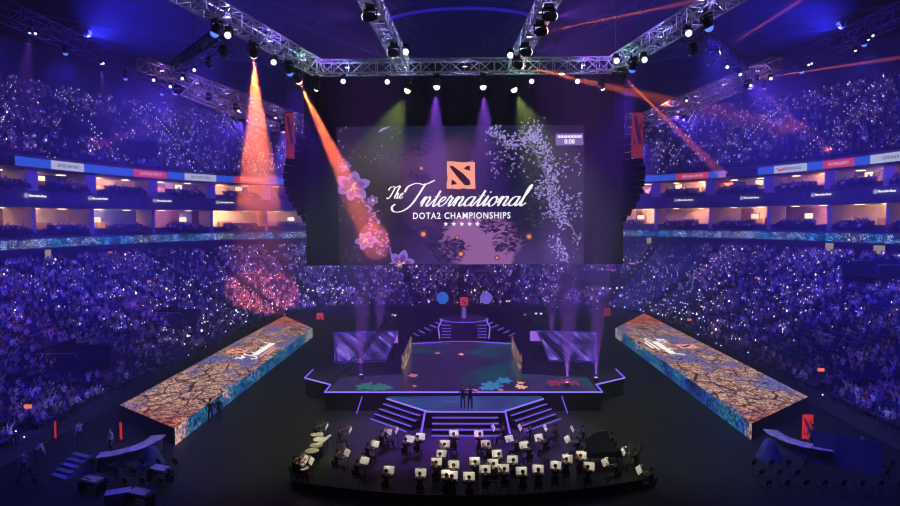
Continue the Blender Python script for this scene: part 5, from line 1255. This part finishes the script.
# conductor and presenter standing on the forecourt
place_person('stand_conduct', (G(470.5, 415, 1.2).x, 43.0, 1.2), PI, (.02, .02, .02, 1), 'person in black standing with raised arms, right of two on the forecourt', None, SUIT)
place_person('stand_relax', (G(463, 415, 1.2).x, 43.1, 1.2), PI, (.02, .02, .02, 1), 'person in black standing on the forecourt, left of the two there', None, SUIT)
pl_, pr_ = G(205.5, 424, 0), G(211, 423, 0)
place_person('stand_relax', (max(pl_.x, -18.6), pl_.y, 0), .6, (.02, .02, .02, 1), 'dark-clothed person beside the left LED platform, nearer of two', None, SUIT, sc_=1.08)
place_person('stand_relax', (max(pr_.x, -18.6) + .3, pr_.y + .55, 0), -2.4, (.02, .02, .02, 1), 'dark-clothed person beside the left LED platform, farther of two', None, SUIT)
# ------------------------------------------------------------------ the near left and right corners
def curved_desk(px, py, s, lab, topm):
    q = G(px, py, .95); t = thing('presenter_desk', lab, 'desk', (q.x, q.y, 0), 0)
    v = []; n = 14; rin, ro = 2.3, 3.2; cen = Vector((-s * 2.4, 1.2, 0))
    a0, a1 = (rad(-75), rad(15)) if s > 0 else (rad(165), rad(255))
    pin = [(cen.x + rin * math.cos(lerp(a0, a1, i / n)), cen.y + rin * math.sin(lerp(a0, a1, i / n))) for i in range(n + 1)]
    pou = [(cen.x + ro * math.cos(lerp(a0, a1, i / n)), cen.y + ro * math.sin(lerp(a0, a1, i / n))) for i in range(n + 1)]
    pou2 = [(cen.x + (ro - .2) * math.cos(lerp(a0, a1, i / n)), cen.y + (ro - .2) * math.sin(lerp(a0, a1, i / n))) for i in range(n + 1)]
    def arc(a, b, z0, z1, nm, m_):
        mb = MB()
        for i in range(n): mb.prism([b[i], b[i + 1], a[i + 1], a[i]], z0, z1)
        return mb.build(nm, m_, t)
    arc(pin, pou, .9, .96, 'desk_top', topm); arc(pin, pou2, 0, .9, 'desk_front', mat('desk_blue', (.05, .05, .16), .4)); return t
DTM = nz('desk_marble', (.10, .08, .22), (.55, .40, .55), 2.2, .3)
curved_desk(139, 446, 1, 'curved presenter desk with a speckled glossy top by the left platform', DTM)
curved_desk(790, 440, -1, 'curved glossy presenter desk in blue light by the right platform', DTM)
def red_banner(px, py, hpx, wpx, lab, em=False):
    q = G(px, py + hpx / 2, 0); k = (q.y) / F; h, w_ = hpx * k, wpx * k
    t = thing('lit_banner', lab, 'banner', (q.x, q.y, 0), 0)
    MB().box((0, 0, .05), (w_ + .3, .5, .1)).box((-w_ / 2 - .04, 0, h / 2), (.06, .1, h)).box((w_ / 2 + .04, 0, h / 2), (.06, .1, h)).build('frame', BLACK, t)
    MB().box((0, 0, h / 2 + .05), (w_, .06, h - .1)).build('panel', REDG, t)
    if em:
        b2 = MB()
        for pg in ([(.1, .9), (.3, .9), (.88, .4), (.88, .25), (.62, .25)], [(.62, .72), (.85, .88), (.85, .62)], [(.15, .2), (.4, .2), (.18, .42)]): b2.poly([((u - .5) * w_, -.045, .08 + v_ * (h - .2)) for u, v_ in pg])
        b2.build('emblem', DARKG, t)
    t['category'] = 'banner'; return t
red_banner(121.5, 431, 19, 2.6, 'narrow red lit banner behind the left presenter desk'); red_banner(56, 430, 19, 2.4, 'narrow red lit banner among the near left seats')
red_banner(807, 427, 26, 11, 'red lit banner with a dark emblem behind the right desk', True)
def stander(px, pyf, pose, rz, col, lab, z=0): q = G(px, pyf, z); place_person(pose, q, rz, (*col, 1), lab)
WH = (.75, .75, .85)
stander(111, 455, 'stand_relax', 2.6, WH, 'person in a white shirt standing left of the left presenter desk')
stander(36, 466, 'stand_bend', -1.0, WH, 'person in a white shirt bending forward in the near left corner')
stander(80, 446, 'stand_reach', 1.2, (.6, .55, .8), 'person in a pale top reaching toward the red banner, near left')
stander(9, 452, 'stand_relax', 2.0, (.35, .10, .12), 'person in a dark red top at the left edge of the picture')
stander(24, 480, 'stand_relax', .4, (.3, .3, .6), 'person in a blue-grey top standing in the bottom left corner')
stander(862, 462, 'stand_relax', 2.0, (.05, .05, .08), 'person in dark clothes standing beside the blue-lit panel, near right')
stander(812, 452, 'stand_relax', 2.6, (.06, .05, .10), 'person in dark clothes behind the right presenter desk')
# portable steps on the left, with tilted blue panel pieces on the right
q = G(60, 478, 0); t = thing('portable_steps', 'small blue-lit set of portable steps in the near left corner', 'steps', (q.x, q.y, 0), rad(-25))
for k in range(5): MB().box((0, k * .32, .11 + .2 * k), (1.4, .34, .05)).build('tread', mat('tread_blue', (.16, .18, .42), .5), t)
mb = MB()
for sx in (-1, 1): mb.add([(sx * .7, -.15, 0), (sx * .7, 1.5, 0), (sx * .7, 1.5, .95), (sx * .7, -.15, .08), (sx * .74, -.15, 0), (sx * .74, 1.5, 0), (sx * .74, 1.5, .95), (sx * .74, -.15, .08)], [(0, 1, 2, 3), (7, 6, 5, 4), (0, 4, 5, 1), (1, 5, 6, 2), (2, 6, 7, 3), (3, 7, 4, 0)])
mb.build('side_frame', STEELD, t)
q = G(846, 468, 0); t = thing('folding_screen', 'tilted dark blue folding screen in the near right corner', 'folding screen', (q.x, q.y, 0), rad(-35))
BLP = nz('blue_cloth', (.03, .035, .10), (.05, .055, .17), 1, .7)
for k in range(3): MB().box(((k - 1) * 1.15, .12 * (k % 2), .95), (1.12, .05, 1.9), Matrix.Rotation(rad(-6), 3, 'X')).build('panel', BLP, t)
q = G(768, 456, 0)
def draped(px, py, lab, k=1.0):
    q = G(px, py, 0); v = []; n = 16
    prof = [(.05, 1.25), (.25, 1.2), (.45, .8), (.6, .35), (.75, 0)]
    for i, (r_, z) in enumerate(prof):
        for j in range(n): a = 2 * PI * j / n; rr = r_ * (1 + .14 * math.sin(j * 2.5 + i) * (i / 4)); v.append((rr * math.cos(a) * k, rr * math.sin(a) * k, z * k))
    f = [(i * n + j, (i + 1) * n + j, (i + 1) * n + (j + 1) % n, i * n + (j + 1) % n) for i in range(4) for j in range(n)] + [tuple(range(n))]
    o = MB().add(v, f).build('cloth_cover', BLP, smooth=True); o.location = q; return tag(o, lab, 'cloth cover')
draped(152, 466, 'blue-lit cloth-covered stand at the end of the left presenter desk'); draped(769, 458, 'blue-lit cloth-covered stand at the end of the right presenter desk')
# rows of floor chairs and low tables in the dark near corners
k = 0; cf0 = None
for s, sd in ((-1, 'left'), (1, 'right')):
    for r_ in range(5):
        for c_ in range(9):
            x, y = s * (16.5 + c_ * 1.0 + r_ * .25), 32.2 + r_ * 1.35
            pj = proj((x, y, .5))
            if not (-8 < pj[0] < 908 and pj[1] < 515): continue
            if s < 0 and 40 < pj[0] < 92 and 440 < pj[1] < 490: continue
            if s > 0 and 810 < pj[0] < 880 and 440 < pj[1] < 480: continue
            if pj[1] < 462: continue
            ch = dup(ch0); ch.location = (x, y, 0); ch.rotation_euler = (0, 0, s * .5)
            tag(ch, 'dark floor chair, %s row, %s from the middle, near %s corner' % (ORD[r_], ORD[c_], sd), 'chair', 'floor chairs %s' % sd)
for k, (px, py, lab) in enumerate([(92, 481, 'left of the others'), (140, 494, 'lowest, beside the pale equipment case'), (160, 470, 'nearest the left desk')]):
    q = G(px, py, .7); t = thing('control_desk', 'low dark control desk with small lit buttons, near left, %s' % lab, 'desk', (q.x, q.y, 0), rad(-20), 'control desks')
    MB().box((0, 0, .7), (1.5, .7, .06)).build('desk_top', BLACK, t)
    for sx in (-1, 1): MB().box((sx * .7, 0, .34), (.05, .6, .68)).build('leg', BLACK, t)
    MB().box((0, .0, .80), (1.1, .5, .12), Matrix.Rotation(rad(10), 3, 'X')).build('console', mat('console_grey', (.25, .24, .34), .4), t)
    mb = MB(); rg = random.Random(k)
    for j in range(14): mb.box((rg.uniform(-.5, .5), rg.uniform(-.2, .2), .875), (.05, .03, .02))
    mb.build('button', glow('button_light', (.35, .3, .8), .8), t)
q = G(118, 497, .4); t = thing('equipment_case', 'pale blue-lit equipment case in the bottom left corner', 'case', (q.x, q.y, 0), rad(25)); MB().box((0, 0, .38), (1.2, .7, .7)).build('body', mat('case_blue', (.3, .3, .5), .5), t, bevel=.03); MB().box((0, -.36, .5), (.3, .03, .08)).build('latch', STEEL, t)
# low barrier in front of the orchestra
t = thing('barrier', 'low dark curved barrier between the orchestra and the camera', 'barrier', (0, 31.2, 0))
pts = [(x, 30.8 + .02 * x * x) for x in np.linspace(-9.5, 10.5, 27)]
mb = MB()
for a, b_ in zip(pts, pts[1:]): mb.prism([a, b_, (b_[0], b_[1] + .12), (a[0], a[1] + .12)], 0, .45)
mb.build('panel', DRAPE, t, world=True); MB().tube([(x, y + .06, .48) for x, y in pts], .035, 6).build('top_rail', BLACK, t, world=True)
# small red signs and a few bright lamps at the back of the floor
for px, py, lab, em in ((320, 317, 'small red emblem sign on the floor behind the left platform', .9), (607, 312, 'small dim red emblem sign on the floor behind the right platform', .35)):
    p_ = U(px, py, 90); t = thing('emblem_sign', lab, 'sign', (p_.x, 90, 0))
    MB().box((0, 0, p_.z), (1.0, .15, 1.15)).build('panel', glow('sign_red_%d' % px, (.75, .04, .06), em), t); MB().tube([(0, .1, 0), (0, .1, p_.z - .4)], .06, 6).box((0, .1, .04), (.8, .5, .08)).build('stand', BLACK, t)
    b1, b2 = MB(), MB(); emblem(b1, b2, lambda u, v_, k: Vector(((u - .5) * .9, -.09 - .01 * k, p_.z - .5 + v_))); b2.build('emblem', DARKG, t)
wl0 = None
for k, (px, py) in enumerate([(308, 289.5), (313, 290.5), (318, 291.5), (323, 292.5), (333, 288.5), (338, 289.2), (343, 290), (603, 288), (610, 288.5), (617, 288), (622, 287.5), (525, 314.6), (536, 313.5), (541, 313.6)]):
    p_ = U(px, py, 97 if k < 11 else 88); lab = 'small white work light at the back of the floor, %s from the left' % ORD[k]
    if wl0 is None:
        wl0 = thing('work_light', lab, 'light', p_, 0, 'work lights'); MB().box((0, .05, 0), (.36, .1, .26)).build('housing', BLACK, wl0); MB().box((0, -.02, 0), (.30, .04, .2)).build('lens', glow('work_white', (.85, .85, 1), 1.8), wl0)
        MB().tube([(0, .1, -.1), (0, .1, -1.4)], .03, 5).build('pole', BLACK, wl0); KIDS[wl0.name] = list(wl0.children)
    else: dup(wl0, p_, 0, lab, 'work lights')
for k, (px, py, st_) in enumerate([(613, 271, 'right'), (632, 264, 'right'), (689.5, 320.5, 'right'), (757, 278.5, 'right'), (821, 371, 'right'), (149, 282, 'left'), (110, 253, 'left'), (28, 408, 'left'), (337, 229, 'x')]):
    if st_ == 'x': continue
    # a lit orange-red sign in the stand: found where the stand lies behind this spot
    d = ray(px, py); best = None
    for j in range(200, 1200):
        p_ = CAM + d * (j * .1 / d.y); rel = Vector((p_.x, p_.y - YC)); ph = math.atan2(rel.y, rel.x); ph = ph if ph > -PI / 2 else ph + 2 * PI
        for tt in np.linspace(0, 1, 21):
            e = (low(ph, tt) - Vector((p_.x, p_.y, 0))).length
            if e < 1.0 and p_.z < zlow(tt) + 1.2: best = p_; break
        if best: break
    if not best: continue
    t = thing('stand_sign', 'small glowing orange-red sign in the %s lower stand, %s of its kind' % (st_, ORD[k]), 'sign', best - Vector((0, 0, .2)), 0, 'glowing stand signs')
    MB().box((0, 0, .3), (.5 if k != 1 else 1.1, .1, .25)).build('panel', glow('sign_orange', (1, .22, .10), 1.0), t); MB().tube([(0, .06, .1), (0, .06, -1.0)], .04, 5).build('post', BLACK, t)
# entry tunnels in the stands: parapets
def tunnel(px, py, wd, dp, lab):
    d = ray(px, py); best = None
    for j in range(200, 1300):
        p_ = CAM + d * (j * .1 / d.y); rel = Vector((p_.x, p_.y - YC)); ph = math.atan2(rel.y, rel.x); ph = ph if ph > -PI / 2 else ph + 2 * PI
        for tt in np.linspace(0, 1, 41):
            if (low(ph, tt) - Vector((p_.x, p_.y, 0))).length < .6 and p_.z < zlow(tt) + .1: best = (ph, tt); break
        if best: break
    if not best: return
    ph, tt = best; c = low(ph, tt); q = low(ph + .01, tt); along = (q - c).normalized(); up_ = (low(ph, min(1, tt + .05)) - c).normalized()
    rz = math.atan2(along.y, along.x); t = thing('entry_tunnel', lab, 'tunnel', (c.x, c.y, zlow(tt)), rz)
    sgn = 1 if Vector((-along.y, along.x, 0)).dot(up_) > 0 else -1
    for sx in (-1, 1): MB().box((sx * wd / 2, 0, .5), (.2, dp, 1.6)).build('parapet', WALLD, t)
    MB().box((0, sgn * dp / 2, .9), (wd, .2, 2.0)).build('end_wall', WALLD, t); MB().box((0, 0, -.02), (wd, dp, .06)).build('landing', BLACK, t)
    for sx in (-1, 1): MB().tube([(sx * wd / 2, -dp / 2, 1.3), (sx * wd / 2, -dp / 2, 1.6), (sx * wd / 2, dp / 2, 1.6), (sx * wd / 2, dp / 2, 1.3)], .03, 5).build('handrail', STEEL, t)
tunnel(82, 364, 5, 3.4, 'dark entry tunnel opening in the middle of the left lower stand'); tunnel(183, 322, 5, 3, 'dark entry tunnel opening in the far part of the left lower stand')
tunnel(872, 276, 6, 4, 'dark entry tunnel opening high in the right lower stand'); tunnel(590, 283, 6, 3, 'dark entry tunnel opening at the far right corner of the lower stand')

# ------------------------------------------------------------------ added washes, suite fill lights and truss tube lights
def wash(loc, to, col, P, ang, lab, kind='b', blend=1.0):
    t = head('b', loc + Vector((0, 0, .5)), to, lab, 'blue wash lights'); lamp('SPOT', loc, col, P, 'wash', to, ang, blend, .3, t)  # fixture and spot added as blue fill for stands, stage and roof
for s, sd in ((-1, 'left'), (1, 'right')):
    for k, y in enumerate((36, 46, 56, 66, 74)):
        wash(Vector((s * 36.6, y, 30.7)), (s * 44, y + 8, 4), (.05, .035, 1), (2.4e4, 2.4e4, 3.0e4, 3.3e4, 3.4e4)[k], 105, 'blue wash light under the %s roof truss, %s from the near end' % (sd, ORD[k]))
    for k, (y, aim_, P_) in enumerate(((48, (s * 78, 80, 30), 3.6e4), (62, (s * 58, 112, 31), 6e4))):
        wash(Vector((s * 22.5, y, 25.0)), aim_, (.11, .04, 1), P_, 80, 'blue wash light on the %s side truss aimed at the upper stand, %s' % (sd, ORD[k]))
    wash(Vector((s * 20, 68, 25)), (s * 24, 110, 5), (.15, .05, 1), 1.0e5, 70, 'violet wash light at the far end of the %s side truss' % sd)
    wash(Vector((s * 11.6, 41, 25.0)), (s * 9, 56, 1), (.13, .04, 1), 7e4, 46, 'blue wash light on the %s diagonal truss aimed at the stage' % sd)
    if 0: wash(Vector((s * 9.5, 44.6, 25.2)), (s * 7, 88, 2), (.10, .05, 1), 7e4, 44, 'blue wash light on the front truss near its %s end' % sd)
    wash(Vector((s * 13.2, 33, 25.2)), (s * 26, 37, 1), (.07, .04, 1), 7e4, 70, 'blue wash light on the %s diagonal truss aimed at the near corner' % sd)
    wash(Vector((s * 37, 60, 33.2)), (s * 26, 64, 47), (.03, .025, 1), 7e4, 150, 'blue wash light turned up at the roof on the %s' % sd)
for o in [o for o in C.objects if o.name.startswith('hospitality_suite')]:
    r = random.Random(o.name); l = [c for c in o.children if c.name.startswith('ceiling_lamp')]
    if l and o.location.y > 20:
        q = sum((v.co for v in l[0].data.vertices), Vector()) / len(l[0].data.vertices)
        lt = lamp('SPOT', (0, 0, 0), r.choice([(1, .55, .28), (1, .62, .36), (1, .5, .3), (.75, .4, 1)]), r.choice([350, 900, 1500, 2400]), 'room_light', size=.3); lt.parent = o; lt.location = q - Vector((0, 0, .5)) + Vector((-o.location.x, YC - o.location.y, 0)).normalized() * 1.0  # unseen spot added to brighten the suite's back wall
        bw = Vector((o.location.x, o.location.y - YC, 0)).normalized() * 4 + Vector((0, 0, -1.8)); lt.rotation_euler = bw.to_track_quat('-Z', 'Y').to_euler(); lt.data.spot_size = rad(150); lt.data.spot_blend = .5
k = 0
TC = [(.4, .3, 1), (.3, .4, 1), (.5, 1, .75), (.5, .45, 1)]
for key, (a, b_) in TR.items():
    if 'link' in key: continue
    n = max(2, round((b_ - a).length / 4.5))
    for i in range(n):
        p_ = a.lerp(b_, (i + .5) / n); t = thing('truss_light', 'small tube light inside the truss: %s, %s along it' % (lab[key].replace('lighting ', '') if False else key.replace('_', ' ') + ' truss', ORD[i]), 'light', p_, 0, 'tube lights in the trusses')
        MB().tube([(-.15, 0, 0), (.15, 0, 0)], .03, 6).build('tube', glow('tube_glow', (.7, .65, 1), 3), t); k += 1  # tube and point light added to brighten the truss steel
        lamp('POINT', p_ + Vector((0, 0, .12)), TC[(i * 2 + k) % 4] if 'side' not in key and 'low' not in key else (.5, .2, 1), 60 if 'side' not in key and 'low' not in key else 24, 'tube_light', size=.1, parent=t)

for o in C.objects:                    # the stage stands a little nearer
    if o.parent is None and o.name.startswith(('stage', 'forecourt_steps')): o.location.y += SY

sc.cycles.filter_width = 1.1
